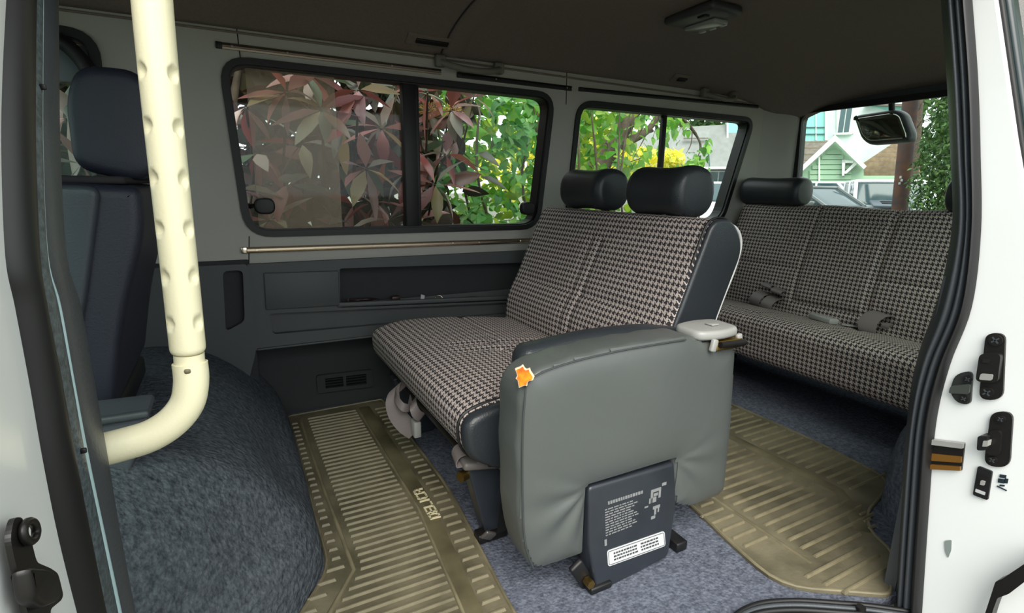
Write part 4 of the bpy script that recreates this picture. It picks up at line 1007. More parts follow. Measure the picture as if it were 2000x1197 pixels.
jscrew(1946, 664, JX - 0.005, 0.009, h1); jscrew(1929, 766, JX - 0.005, 0.009, h1)
h2 = empty('door_guide', onX(1880, 757, JX)); tag(h2, 'half-round grey guide plate beside the rubber seal on the rear jamb', 'guide plate', 'hardware on the rear jamb')
jplate('base_plate', [(1868, 730), (1902, 722), (1898, 790), (1872, 786), (1857, 764)], 0.012, 0.005, mat('dark_grey_metal', (60, 62, 60), 0.35, metal=0.5), h2)
jplate('raised_step', [(1862, 752), (1900, 748), (1898, 768), (1858, 766)], 0.004, 0.010, mat('dark_grey_metal2', (82, 86, 82), 0.3, metal=0.4), h2)
jscrew(1892, 740, JX - 0.005, 0.006, h2); jscrew(1884, 778, JX - 0.005, 0.006, h2)
h3 = empty('door_catch', onX(1950, 858, JX)); tag(h3, 'lower black latch plate with a hook on the white rear jamb', 'door catch', 'hardware on the rear jamb')
jplate('base_plate', [(1938, 803), (1981, 803), (1974, 913), (1924, 908)], 0.020, 0.005, M_BLACK, h3)
jplate('boss', [(1936, 838), (1962, 838), (1958, 888), (1930, 884)], 0.010, 0.012, M_BLACK, h3)
jplate('hook', [(1922, 846), (1942, 846), (1938, 874), (1920, 874)], 0.004, 0.022, M_RUB, h3)
jplate('hook_gap', [(1934, 855), (1944, 855), (1942, 866), (1932, 866)], 0.001, 0.024, M_LGREY, h3)
jscrew(1956, 818, JX - 0.005, 0.006, h3); jscrew(1940, 898, JX - 0.005, 0.006, h3)
h4 = empty('switch_plate', onX(1920, 942, JX)); tag(h4, 'black rectangular switch plate with a white bar on the rear jamb', 'switch', 'hardware on the rear jamb')
jplate('switch_base', [(1912, 909), (1940, 920), (1931, 976), (1902, 965)], 0.003, 0.004, M_RUB, h4)
jplate('switch_slot', [(1913, 924), (1932, 931), (1929, 950), (1910, 944)], 0.001, 0.005, M_BLACK, h4)
jplate('switch_knob', [(1920, 936), (1928, 938), (1926, 946), (1918, 944)], 0.001, 0.008, M_LGREY, h4)
jplate('white_mark', [(1908, 953), (1927, 960), (1926, 966), (1907, 959)], 0.001, 0.0046, M_LABEL, h4)
h5 = empty('lock_symbol', onX(1960, 942, JX)); tag(h5, 'small printed pictogram sticker beside the black switch on the rear jamb', 'sticker')
MS = mat('sticker_ink', (24, 40, 48), 0.5)
for q in ([(1953, 926), (1966, 928), (1965, 934), (1952, 932)], [(1950, 934), (1964, 936), (1962, 944), (1949, 942)], [(1963, 934), (1970, 935), (1968, 944), (1962, 943)], [(1953, 946), (1963, 947), (1962, 950), (1952, 949)], [(1948, 948), (1967, 957), (1966, 959), (1947, 950)]):
    jplate('sticker_mark', q, 0.0, 0.0008, MS, h5)
h6 = empty('side_rail_end', onX(1850, 885, JX)); tag(h6, 'brass coloured end of the sliding door rail in the rear jamb', 'door rail')
jplate('rail_plate', [(1822, 858), (1886, 866), (1880, 918), (1818, 915)], 0.001, 0.004, M_BLACK, h6)
jplate('rail_lip', [(1822, 856), (1886, 864), (1885, 874), (1822, 866)], 0.001, 0.010, M_LGREY, h6)
jplate('rail_channel', [(1822, 884), (1882, 890), (1881, 902), (1820, 898)], 0.001, 0.007, mat('rust_brass', (150, 105, 45), 0.4, metal=0.6), h6)
jplate('rail_channel', [(1820, 905), (1880, 909), (1880, 917), (1819, 914)], 0.001, 0.009, mat('rust_brass', (150, 105, 45), 0.4, metal=0.6), h6)
h7 = jplate('paint_scuff', [(1845, 1056), (1859, 1054), (1858, 1075), (1852, 1090), (1846, 1076)], 0.003, 0.0008, mat('scuff_grey', (130, 140, 136), 0.6), None); tag(h7, 'small grey scuff on the lower white rear jamb', 'paint mark')
h8 = empty('lower_roller_arm', onX(1965, 1150, 1.03)); tag(h8, 'black steel roller arm below the rear jamb at the lower right corner', 'roller arm')
plate('arm', roundpoly([((lambda p: (p.y, p.z))(onX(a, b, 1.03))) for a, b in [(1944, 1136), (1958, 1130), (2040, 1075), (2050, 1098), (1970, 1160), (1948, 1168), (1940, 1190), (1925, 1240), (1910, 1240)]], 0.003, 3), [], 0.02, lambda a, b, d: (1.05 - d, a, b), M_BLACK, h8)
# catch bracket on the front jamb, lower left
h9 = empty('hinge_bracket', onX(70, 1100, -0.112)); tag(h9, 'black looped catch bracket on the white front jamb, lower left corner', 'door bracket')
def LP(px, r): return roundpoly([((lambda p: (p.y, p.z))(onX(a, b, -0.108))) for a, b in px], r, 4)
def LP2(px, r): return roundpoly([((lambda p: (p.y, p.z))(onX(a, b, -0.1015))) for a, b in px], r, 4)
eye = [onX(58 + 13 * math.cos(a), 1038 + 20 * math.sin(a), -0.106) for a in [2 * math.pi * k / 28 for k in range(28)]]
tube('eye_loop', eye, 0.0022, M_BLACK, h9, 10, closed=True)
plate('bracket_plate', LP([(28, 1010), (44, 1010), (62, 1058), (72, 1098), (100, 1110), (114, 1120), (124, 1162), (120, 1172), (98, 1190), (104, 1250), (66, 1250), (50, 1180), (28, 1090), (20, 1050)], 0.004), [], 0.0025, lambda a, b, d: (-0.1105 + d, a, b), M_BLACK, h9)
solid('bracket_block', LP2([(60, 1106), (100, 1110), (114, 1122), (124, 1162), (116, 1174), (92, 1184), (70, 1170)], 0.004), -0.110, -0.1015, M_BLACK, h9, 0.003, axis='x')

# ================================================================== outside
GZ = -0.48
gm = mat('ground', (112, 110, 102), 0.95, col2=(86, 92, 74), nscale=0.8, bump=0.4, bscale=12)
struct(plate('ground', [(-60, -60), (90, -60), (90, 90), (-60, 90)], [], 0.1, lambda a, b, d: (a, b, GZ - d), gm))
# rear mirror outside the tailgate window
mr = empty('rear_mirror', (2.52, 1.05, 1.17)); tag(mr, 'black rear under-view mirror hanging outside the tailgate window', 'mirror')
def MP(a, b): p = onX(a, b, 2.52); return (p.y, p.z)
mo = roundpoly([MP(1669, 226), MP(1752, 213), MP(1770, 220), MP(1786, 262), MP(1782, 278), MP(1700, 284), MP(1684, 270)], [0.03, 0.02, 0.02, 0.03, 0.02, 0.03, 0.02])
solid('housing', mo, 2.50, 2.56, M_RUBG, mr, 0.02, axis='x')
solid('mirror_glass', offset(mo, 0.016), 2.488, 2.51, mat('mirror_glass', (150, 150, 140), 0.06, metal=1.0), mr, 0.010, axis='x')
a_, b_ = onX(1741, 182, 2.50), onX(1742, 220, 2.53); tube('mirror_arm', [a_ + V(0, 0, 0.03), a_, b_], 0.012, M_RUB, mr, 8)

# ---- leaves
def leaf_mesh(name, L, Wd, m, fold=0.25, droop=0.18, heart=False):
    prof = [(0, 0.02), (0.12, 0.35), (0.35, 0.95), (0.6, 0.9), (0.85, 0.42), (1.0, 0.0)] if not heart else [(0, 0.12), (-0.02, 0.55), (0.15, 0.98), (0.45, 0.90), (0.75, 0.45), (1.0, 0.0)]
    v = []; f = []
    for (t, w) in prof:
        z = -droop * L * t * t
        v += [(t * L, 0, z), (t * L, w * Wd / 2, z + fold * w * Wd / 2), (t * L, -w * Wd / 2, z + fold * w * Wd / 2)]
    for i in range(len(prof) - 1):
        a = i * 3; b = a + 3; f += [(a, b, b + 1, a + 1), (a, a + 2, b + 2, b)]
    me = bpy.data.meshes.new(name); me.from_pydata(v, [], f); me.materials.append(m)
    me.polygons.foreach_set('use_smooth', [True] * len(me.polygons)); return me
def put_leaf(me, loc, direction, roll, s, parent, name='leaf'):
    q = Vector(direction).to_track_quat('X', 'Z') @ Quaternion((1, 0, 0), roll)
    o = bpy.data.objects.new(name, me); COL.objects.link(o); o.parent = parent
    o.location = Vector(loc) - Vector(parent.location); o.rotation_mode = 'QUATERNION'; o.rotation_quaternion = q; o.scale = (s, s, s)
    return o
def leaf_cloud(name, n, samp, L, Wd, m, parent, rnd, heart=False, down=0.3):
    src = leaf_mesh('tmp', 1, Wd / L, m, heart=heart); sv = np.array([p.co[:] for p in src.vertices]); sf = [tuple(p.vertices) for p in src.polygons]; bpy.data.meshes.remove(src)
    V_ = []; F_ = []
    for i in range(n):
        p = samp(rnd); d = Vector((rnd.gauss(0, 1), rnd.gauss(0, 1), rnd.gauss(-down, 0.7))).normalized()
        q = (d.to_track_quat('X', 'Z') @ Quaternion((1, 0, 0), rnd.uniform(-1.6, 1.6))).to_matrix(); s = L * rnd.uniform(0.7, 1.25)
        R = np.array(q) * s; w = sv @ R.T + np.array(p); b = len(V_) * len(sv); V_.append(w); F_ += [tuple(k + b for k in fc) for fc in sf]
    o = from_data(name, np.concatenate(V_).tolist(), F_, m, None, True); o['kind'] = 'stuff'
    return under(o, parent) if parent is not None else o
rnd = random.Random(11)
RED = [(166, 84, 80), (186, 116, 112), (206, 160, 152), (128, 62, 60), (84, 122, 92), (190, 84, 62), (170, 126, 130), (216, 196, 184), (140, 150, 140), (226, 196, 140)]
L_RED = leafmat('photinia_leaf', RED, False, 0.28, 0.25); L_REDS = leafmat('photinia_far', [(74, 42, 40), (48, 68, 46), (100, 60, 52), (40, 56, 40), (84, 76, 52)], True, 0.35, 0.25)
L_GRN = leafmat('shrub_leaf', [(70, 128, 62), (100, 162, 74), (80, 140, 82), (128, 176, 88), (62, 112, 64)], False, 0.4, 0.4); L_GRNS = leafmat('shrub_far', [(58, 120, 50), (116, 168, 56), (84, 150, 60), (168, 190, 60), (60, 110, 54)], True, 0.45, 0.5)
L_YEL = leafmat('yellow_leaf', [(232, 222, 60), (246, 236, 90), (206, 206, 70), (240, 240, 150)], True, 0.5, 0.5)
L_TREE = leafmat('tree_leaf', [(70, 128, 48), (110, 168, 60), (140, 188, 74), (60, 108, 52)], False, 0.4, 0.45); L_TREES = leafmat('tree_far', [(96, 142, 58), (140, 176, 76), (168, 192, 96), (80, 124, 60)], True, 0.45, 0.5)
L_CED = leafmat('cedar_leaf', [(44, 78, 40), (66, 104, 50), (92, 122, 58), (38, 66, 40)], True, 0.6, 0.2)
M_BARK = mat('bark', (74, 64, 52), 0.9, noise=0.3, nscale=18, bump=0.8, bscale=40)

# ---- red-leaved shrub right outside the big window
ph = empty('photinia_shrub', (0.35, 2.0, GZ)); tag(ph, 'shrub with large glossy red-brown leaves pressed up against the big side window', 'shrub')
big = [leaf_mesh('leaf', 0.150, 0.060, L_RED, 0.22, 0.20), leaf_mesh('leaf', 0.135, 0.050, L_RED, 0.35, 0.32), leaf_mesh('leaf', 0.165, 0.055, L_RED, 0.15, 0.10)]
ROS = [(628, 215, 1.72, 8), (560, 180, 1.80, 7), (500, 300, 1.85, 6), (560, 360, 1.78, 7), (700, 175, 1.74, 7), (745, 250, 1.85, 7), (715, 330, 1.70, 8), (735, 395, 1.80, 7), (690, 400, 1.9, 6), (760, 430, 1.72, 7), (640, 440, 1.85, 6),
       (880, 215, 1.80, 8), (835, 180, 1.74, 7), (925, 190, 1.95, 6), (850, 360, 1.78, 8), (825, 300, 1.95, 6), (870, 300, 1.9, 5), (525, 430, 1.75, 7), (480, 210, 1.9, 6), (590, 280, 1.95, 6), (790, 340, 1.95, 6), (820, 430, 1.85, 6), (465, 370, 1.8, 6), (150, 150, 1.75, 6), (130, 230, 1.8, 6), (160, 320, 1.75, 6), (670, 250, 1.95, 6), (610, 150, 1.85, 6), (770, 170, 1.9, 6)]
for (a, b, y, k) in ROS:
    c = onY(a, b, y); tilt = V(rnd.uniform(-0.5, 0.5), rnd.uniform(-0.9, -0.2), rnd.uniform(-0.5, 0.4)).normalized(); sd_ = tilt.orthogonal().normalized(); s2 = tilt.cross(sd_)
    for i in range(k):
        th = 2 * math.pi * i / k + rnd.uniform(-0.3, 0.3); d = (sd_ * math.cos(th) + s2 * math.sin(th)) * 1.0 + tilt * rnd.uniform(0.0, 0.6) + V(0, 0, -0.25)
        put_leaf(rnd.choice(big), c + d.normalized() * 0.008, d, rnd.uniform(-0.5, 0.5), rnd.uniform(0.75, 1.15), ph)
    st_ = c + V(rnd.uniform(-0.08, 0.08), 0.25, -0.3); tube('twig', [c, c.lerp(st_, 0.5) + V(0, 0, -0.03), st_], [0.004, 0.005, 0.007], M_BARK, ph, 6, 3)
for x, y in ((0.1, 2.15), (0.45, 2.2), (0.75, 2.25), (-0.5, 2.2)): tube('stem', [(x, y, GZ), (x + 0.05, y + 0.05, 0.3), (x - 0.06, y - 0.02, 0.9), (x + 0.1, y, 1.6)], [0.03, 0.024, 0.018, 0.01], M_BARK, ph, 8, 4)
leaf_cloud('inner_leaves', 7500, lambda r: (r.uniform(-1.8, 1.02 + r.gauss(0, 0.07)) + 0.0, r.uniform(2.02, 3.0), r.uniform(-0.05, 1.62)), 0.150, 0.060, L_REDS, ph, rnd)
# flower heads among the leaves
M_FLW = mat('dry_flower', (188, 150, 84), 0.8)
for (a, b, y) in ((838, 215, 1.82), (885, 218, 1.84)):
    c = onY(a, b, y); vv = []; ff = []
    for i in range(150):
        d = Vector((rnd.gauss(0, 1), rnd.gauss(0, 1), rnd.gauss(0, 0.7))).normalized(); p = c + Vector((d.x * 0.045, d.y * 0.04, d.z * 0.032)) * rnd.uniform(0.4, 1.0); q = d.orthogonal().normalized() * 0.0022; e_ = d.cross(q); t_ = p + d * 0.012; s = len(vv)
        vv += [tuple(p + q), tuple(p - q * 0.5 + e_), tuple(p - q * 0.5 - e_), tuple(t_)]; ff += [(s, s + 1, s + 3), (s + 1, s + 2, s + 3), (s + 2, s, s + 3)]
    o = from_data('flower_head', vv, ff, M_FLW); o['kind'] = 'stuff'; under(o, ph)

# ---- green leafy shrub to the right of it
gs = empty('green_shrub', (1.7, 2.7, GZ)); tag(gs, 'bright green leafy shrub outside the right half of the big side window', 'shrub')
hl = [leaf_mesh('leaf', 0.075, 0.058, L_GRN, 0.18, 0.2, True), leaf_mesh('leaf', 0.062, 0.050, L_GRN, 0.3, 0.3, True)]
for i in range(285):
    a = rnd.uniform(850, 1075); b = rnd.uniform(175, 450)
    if a < 960 and b < 300 and rnd.random() < 0.8: a = rnd.uniform(960, 1075)
    y = rnd.uniform(2.35, 2.75); p = onY(a, b, y)
    put_leaf(rnd.choice(hl), p, (rnd.gauss(0, 0.8), rnd.gauss(-0.5, 0.6), rnd.gauss(-0.35, 0.5)), rnd.uniform(-0.8, 0.8), rnd.uniform(0.75, 1.3), gs)
leaf_cloud('inner_leaves', 4200, lambda r: (r.uniform(1.15, 3.0), r.uniform(3.05, 3.9), r.uniform(-0.35, 2.3)), 0.085, 0.066, L_GRNS, gs, rnd, True)
for k in range(9):
    x = 1.3 + 0.15 * k; tube('stem', [(x, 2.9, GZ), (x + 0.1, 2.8, 0.3), (x + rnd.uniform(-0.1, 0.2), 2.75, 0.9), (x + rnd.uniform(-0.2, 0.3), 2.8, 1.6)], [0.014, 0.011, 0.008, 0.004], M_BARK, gs, 6, 4)

# ---- tree with leaning branches outside the small side window
tr = empty('leaning_tree', (4.3, 4.3, GZ)); tag(tr, 'leaning tree with grey branches outside the small rear side window', 'tree')
TY = 4.4
def TPt(a, b, y=TY): return onY(a, b, y)
tl_ = [leaf_mesh('leaf', 0.115, 0.085, L_TREE, 0.2, 0.25, True), leaf_mesh('leaf', 0.095, 0.07, L_TREE, 0.3, 0.3, True)]
tube('trunk', [V(4.05, TY - 0.2, GZ), TPt(1105, 420), TPt(1150, 355), TPt(1185, 300), TPt(1215, 250), TPt(1250, 195), TPt(1290, 120)], [0.15, 0.14, 0.13, 0.115, 0.10, 0.085, 0.06], M_BARK, tr, 10, 6)
tube('branch', [TPt(1165, 335), TPt(1200, 292), TPt(1255, 262), TPt(1280, 235), TPt(1300, 200)], [0.06, 0.05, 0.042, 0.034, 0.02], M_BARK, tr, 8, 6)
tube('branch', [TPt(1140, 372), TPt(1180, 330), TPt(1215, 280), TPt(1275, 255)], [0.05, 0.04, 0.034, 0.016], M_BARK, tr, 8, 6)
tube('branch', [TPt(1320, 218), TPt(1350, 250), TPt(1368, 282), TPt(1362, 310)], [0.022, 0.018, 0.013, 0.006], M_BARK, tr, 8, 6)
tube('branch', [TPt(1352, 252), TPt(1350, 280), TPt(1340, 300)], [0.008, 0.006, 0.003], M_BARK, tr, 6, 5)
tube('branch', [TPt(1290, 120), TPt(1310, 190), TPt(1320, 218)], [0.03, 0.026, 0.022], M_BARK, tr, 8, 5)
for k in range(26):
    a = rnd.uniform(1120, 1320); b = rnd.uniform(190, 320); p = TPt(a, b, TY + rnd.uniform(-0.3, 0.3)); q = p + V(rnd.uniform(-0.4, 0.4), rnd.uniform(-0.1, 0.1), rnd.uniform(-0.5, 0.3))
    tube('twig', [p, p.lerp(q, 0.5) + V(rnd.uniform(-0.05, 0.05), 0, rnd.uniform(-0.05, 0.05)), q], [0.008, 0.006, 0.003], M_BARK, tr, 5, 4)
CL = [(1150, 215, 22, 18), (1135, 265, 14, 22), (1230, 215, 30, 14), (1280, 225, 26, 22), (1300, 265, 26, 22), (1268, 290, 26, 16), (1240, 330, 26, 14), (1150, 330, 26, 14), (1200, 350, 26, 10), (1325, 240, 20, 26), (1362, 315, 20, 24), (1382, 285, 14, 8), (1225, 285, 40, 10), (1318, 335, 14, 8)]
for (a, b, r_, k) in CL:
    for i in range(k):
        p = TPt(a + rnd.gauss(0, r_ * 0.6), b + rnd.gauss(0, r_ * 0.5), TY + rnd.uniform(-0.5, 0.4))
        put_leaf(rnd.choice(tl_), p, (rnd.gauss(0, 0.7), rnd.gauss(-0.2, 0.5), rnd.gauss(-0.7, 0.5)), rnd.uniform(-0.9, 0.9), rnd.uniform(0.7, 1.15), tr)
leaf_cloud('inner_leaves', 420, lambda r: tuple(TPt(r.uniform(1085, 1240), r.uniform(150, 400), r.uniform(4.7, 6.0))), 0.12, 0.085, L_TREES, tr, rnd, True)
# pale yellow shrub behind the tree
ys_ = empty('yellow_shrub', (7.2, 7.2, GZ)); tag(ys_, 'bright yellow flowering shrub glowing behind the leaning tree', 'shrub')
YB = 7.4
def ysamp(r):
    c = r.choice([(1175, 300, 60, 50), (1250, 315, 45, 28), (1315, 312, 20, 18), (1210, 355, 70, 30), (1000, 330, 70, 60), (1030, 270, 40, 40), (1130, 260, 40, 40)])
    while True:
        x, z = r.uniform(-1, 1), r.uniform(-1, 1)
        if x * x + z * z < 1: break
    return tuple(onY(c[0] + c[2] * x, c[1] + c[3] * z, YB + r.uniform(-0.5, 0.5)))
leaf_cloud('flowers', 3200, ysamp, 0.11, 0.08, L_YEL, ys_, rnd, True)
for k in range(5): tube('stem', [(7.0 + 0.3 * k, YB, GZ), (7.0 + 0.35 * k, YB, 0.8)], 0.02, M_BARK, ys_, 6)

# ---- buildings, in their own frames: u right, v height, w away
def frame(px0, D, name, label, cat, group=None):
    h = ray(px0, 370); h.z = 0; h.normalize(); c = CAM + h * D; right = V(h.y, -h.x, 0)
    e = empty(name, (c.x, c.y, GZ), math.atan2(right.y, right.x)); tag(e, label, cat, group)
    def L(a, b, w=0.0):
        r = ray(a, b); t = (D + w) / (r.x * h.x + r.y * h.y); p = CAM + r * t; d = p - c
        return (d.dot(right), p.z - GZ)
    return e, L
def wallp(name, pts, w, th, m, e, slope=0.0, parent=None):
    b0 = min(p[1] for p in pts)
    o = plate(name, pts, [], th, lambda a, b, d: (a, w + (b - b0) * slope + d, b), m); o.parent = parent if parent is not None else e; return o
S_WHT = mat('siding_white', (198, 208, 204), 0.7, noise=0.06, nscale=3); S_TEAL = mat('siding_teal', (140, 206, 196), 0.7); S_GRN = mat('siding_green', (158, 190, 160), 0.7)
S_GREY = mat('siding_grey', (142, 146, 146), 0.75, noise=0.05, nscale=2); S_ROOF = mat('shingle', (112, 104, 96), 0.9, noise=0.2, nscale=6); S_ROOFB = mat('shingle_brown', (116, 98, 76), 0.9, noise=0.2, nscale=6)
S_TRIM = mat('trim_white', (238, 240, 234), 0.6); S_DARKG = mat('dark_opening', (60, 84, 66), 0.8); S_GLASS = mat('house_glass', (70, 92, 96), 0.12); S_ROOFG = mat('roof_grey', (134, 136, 134), 0.9, noise=0.08, nscale=5)
hs_, L = frame(1660, 30, 'white_house', 'two-storey white house with gabled porch seen through the tailgate window', 'house')
wallp('wall', [L(1612, 420), L(1780, 420), L(1780, 140), L(1612, 140)], 0.0, 4.0, S_WHT, hs_)
wallp('teal_wing', [L(1540, 300), L(1616, 300), L(1616, 140), L(1540, 140)], -0.5, 4.0, S_TEAL, hs_)
for a in (1594,): wallp('wing_trim', [L(a, 276), L(a + 2, 276), L(a + 2, 205), L(a, 205)], -0.56, 0.06, S_TRIM, hs_)
for b in (250, 263): wallp('wing_trim', [L(1565, b), L(1614, b), L(1614, b + 1.6), L(1565, b + 1.6)], -0.56, 0.06, S_GLASS, hs_)
wallp('wing_post', [L(1612, 276), L(1617, 276), L(1617, 140), L(1612, 140)], -0.60, 0.3, S_TRIM, hs_)
def hwin(e, pts, w, sill=True):
    f_ = wallp('window', pts, w, 0.10, S_TRIM, e)
    (x0, y0), (x1, y1) = pts[0], pts[2]; xl, xr = min(x0, x1), max(x0, x1); yl, yh = min(y0, y1), max(y0, y1); mm = (xl + xr) / 2; t = 0.04
    for (p, q) in ((xl + t, mm - t / 2), (mm + t / 2, xr - t)): wallp('pane', [(p, yl + t), (q, yl + t), (q, yh - t), (p, yh - t)], w - 0.03, 0.03, S_GLASS, e, parent=f_)
    if sill: wallp('sill', [(xl - 0.1, yl - 0.06), (xr + 0.1, yl - 0.06), (xr + 0.1, yl), (xl - 0.1, yl)], w - 0.10, 0.2, S_TRIM, e, parent=f_)
hwin(hs_, [L(1634, 261), L(1667, 261), L(1667, 209), L(1634, 209)], -0.08)
wallp('eave', [L(1700, 203), L(1780, 206), L(1780, 211), L(1690, 207)], -0.4, 0.4, S_ROOF, hs_)
wallp('upper_band', [L(1690, 206), L(1780, 210), L(1780, 228), L(1720, 212)], -0.1, 0.1, S_TEAL, hs_)
# porch roofs and gable
wallp('porch_roof', [L(1540, 345), L(1572, 340), L(1634, 277), L(1540, 279)], -2.2, 0.12, S_ROOF, hs_, 0.9)
for k in range(5):
    b = 284 + k * 11; wallp('shingle_row', [L(1545, b), L(1634 - (b - 277) * 0.95, b), L(1634 - (b - 277) * 0.95, b + 1.2), L(1545, b + 1.2)], -2.32 + 0.0, 0.05, S_ROOFB, hs_)
gab = [L(1574, 372), L(1686, 372), L(1684, 330), L(1634, 282), L(1574, 338)]
wallp('gable_wall', gab, -2.6, 2.4, S_GRN, hs_)
for k in range(8):
    b = 300 + k * 9; hw = min(46, (b - 284) * 0.95); wallp('siding_board', [L(1634 - hw, b), L(1634 + hw * 0.62, b), L(1634 + hw * 0.62, b + 7.5), L(1634 - hw, b + 7.5)], -2.68, 0.08, S_GRN, hs_)
wallp('rake_board', [L(1634, 275), L(1689, 330), L(1684, 335), L(1634, 286)], -3.2, 0.5, S_TRIM, hs_)
wallp('rake_board', [L(1634, 275), L(1634, 286), L(1570, 344), L(1564, 340)], -3.2, 0.5, S_TRIM, hs_)
wallp('corner_post', [L(1604, 375), L(1607, 375), L(1607, 312), L(1604, 312)], -2.75, 0.1, S_TRIM, hs_)
wallp('bracket', [L(1646, 346), L(1650, 346), L(1652, 318), L(1646, 318)], -2.9, 0.3, S_TRIM, hs_)
wallp('bracket', [L(1646, 318), L(1666, 320), L(1666, 324), L(1646, 323)], -2.9, 0.3, S_TRIM, hs_)
wallp('bracket', [L(1649, 341), L(1653, 343), L(1672, 326), L(1668, 322)], -2.9, 0.3, S_TRIM, hs_)
wallp('garage_roof', [L(1652, 346), L(1790, 346), L(1790, 270), L(1745, 280), L(1683, 322)], -1.6, 0.12, S_ROOFB, hs_, 0.6)
for k in range(6):
    b = 292 + k * 9; wallp('shingle_row', [L(max(1683 - (b - 322) * 1.25, 1745 - (b - 280) * 1.47), b), L(1785, b), L(1785, b + 1), L(max(1683 - (b - 322) * 1.25, 1745 - (b - 280) * 1.47), b + 1)], -1.75, 0.04, S_ROOF, hs_)
wallp('fascia', [L(1650, 353), L(1790, 352), L(1790, 345), L(1650, 345)], -1.9, 0.25, S_GRN, hs_)
wallp('garage_opening', [L(1650, 420), L(1790, 420), L(1790, 353), L(1650, 353)], -1.2, 1.0, S_DARKG, hs_)
wallp('garage_post', [L(1648, 420), L(1652, 420), L(1652, 352), L(1648, 352)], -1.8, 0.2, S_GRN, hs_)
# grey neighbour seen through the small side window
gg, L = frame(1390, 24, 'grey_garage', 'long low grey building with pale roof seen through the small side window', 'house')
wallp('wall', [L(1250, 420), L(1500, 420), L(1500, 328), L(1250, 328)], 0.0, 4.0, S_GREY, gg)
wallp('roof', [L(1240, 330), L(1510, 328), L(1510, 238), L(1325, 249), L(1240, 262)], -0.9, 0.15, S_ROOFG, gg, 0.5)
wallp('roof_step', [L(1336, 274), L(1384, 273), L(1384, 271), L(1336, 271)], -0.55, 0.1, S_ROOF, gg)
wallp('eave_board', [L(1240, 333), L(1510, 331), L(1510, 327), L(1240, 329)], -1.1, 0.3, S_TRIM, gg)
wallp('ridge_flashing', [L(1325, 251), L(1420, 244), L(1420, 242), L(1325, 249)], 2.0, 0.2, S_TRIM, gg)
hwin(gg, [L(1382, 358), L(1424, 358), L(1424, 334), L(1382, 334)], -0.12)
dw = wallp('teal_dormer', [L(1420, 281), L(1480, 279), L(1480, 210), L(1420, 210)], -0.2, 3.0, S_TEAL, gg)
wallp('dormer_trim', [L(1419, 282), L(1480, 280), L(1480, 277), L(1419, 279)], -0.30, 0.1, S_TRIM, gg); wallp('dormer_trim', [L(1419, 282), L(1422, 282), L(1422, 210), L(1419, 210)], -0.30, 0.1, S_TRIM, gg)
tube('dormer_lamp', [(L(1440, 268)[0], -0.35, L(1440, 268)[1]), (L(1440, 262)[0], -0.6, L(1440, 262)[1]), (L(1450, 262)[0], -0.5, L(1450, 262)[1])], 0.03, M_BLACK, None, 6).parent = gg
tube('downpipe', [(L(1384, 300)[0], -1.0, L(1384, 300)[1]), (L(1386, 330)[0], -1.0, L(1386, 330)[1])], 0.03, S_GLASS, None, 6).parent = gg
# dark trees behind the grey building
def crown(name, label, px, py, D, rx, rz, n, m, Ls, group=None, hz=None):
    h = ray(px, py); hh = V(h.x, h.y, 0).normalized(); t = D / (h.x * hh.x + h.y * hh.y); c = CAM + h * t
    e = empty(name, (c.x, c.y, GZ)); tag(e, label, 'tree', group)
    def samp(r):
        while True:
            p = V(r.uniform(-1, 1), r.uniform(-1, 1), r.uniform(-1, 1))
            if 0.35 < p.length < 1: break
        return (c.x + p.x * rx, c.y + p.y * rx, c.z + p.z * rz)
    leaf_cloud('foliage', n, samp, Ls, Ls * 0.6, m, e, rnd)
    tube('trunk', [(c.x, c.y, GZ), (c.x, c.y, c.z)], [0.16, 0.08], M_BARK, e, 8)
    return e
crown('dark_tree', 'dark evergreen crown rising behind the grey building roof', 1360, 215, 33, 2.6, 1.7, 900, L_CED, 0.45, 'trees behind the buildings')
crown('leafy_tree', 'bright leafy crown left of the grey building, behind the yellow shrub', 1150, 235, 32, 3.0, 2.6, 900, L_TREES, 0.45, 'trees behind the buildings')
crown('dark_tree', 'dark green crown behind the utility pole and cedar', 1800, 235, 42, 3.2, 4.5, 1500, L_CED, 0.5, 'trees behind the buildings')
# ---- utility pole, thin trunk and cedar hedge by the tailgate window
up_ = empty('utility_pole', (0, 0, 0)); D = 15.0
def DP(a, b, D): r = ray(a, b); h = V(r.x, r.y, 0); return CAM + r * (D / h.length * 1.0)
pt, pb_ = DP(1776, 130, D), DP(1757, 440, D); up_.location = (pb_.x, pb_.y, GZ); tag(up_, 'rusty brown utility pole standing in front of the house', 'pole')
under(tube('pole', [V(pb_.x, pb_.y, GZ), pt + V(0, 0, 1.5)], [0.16, 0.145], mat('pole_rust', (92, 60, 44), 0.8, col2=(60, 52, 54), nscale=5, bump=0.5, bscale=30), None, 14), up_)
for (a, b) in ((1759, 346), (1761, 352), (1757, 358)):
    p = DP(a, b, D - 0.2); o = box('paper_tag', p, (0.05, 0.02, 0.05), M_LABEL, None, 0); under(o, up_)
tk = empty('thin_trunk', (0, 0, 0)); p0, p1 = DP(1780, 440, 24), DP(1792, 170, 24); tk.location = (p0.x, p0.y, GZ); tag(tk, 'thin grey bare trunk between the utility pole and the cedar', 'tree')
under(tube('trunk', [V(p0.x, p0.y, GZ), p0.lerp(p1, 0.5) + V(0.05, 0, 0), p1 + V(0, 0, 1)], [0.16, 0.14, 0.12], M_BARK, None, 8, 4), tk)
for k in range(6):
    q = p0.lerp(p1, 0.4 + 0.1 * k); under(tube('branch', [q, q + V(rnd.uniform(-0.4, 0.4), rnd.uniform(-0.5, 0.3), rnd.uniform(0.2, 0.6))], [0.03, 0.01], M_BARK, None, 6), tk)
ce = empty('cedar_tree', (0, 0, 0)); cc = DP(1900, 372, 13.5); ce.location = (cc.x, cc.y, GZ); tag(ce, 'tall dense green cedar at the right edge of the tailgate window', 'tree')
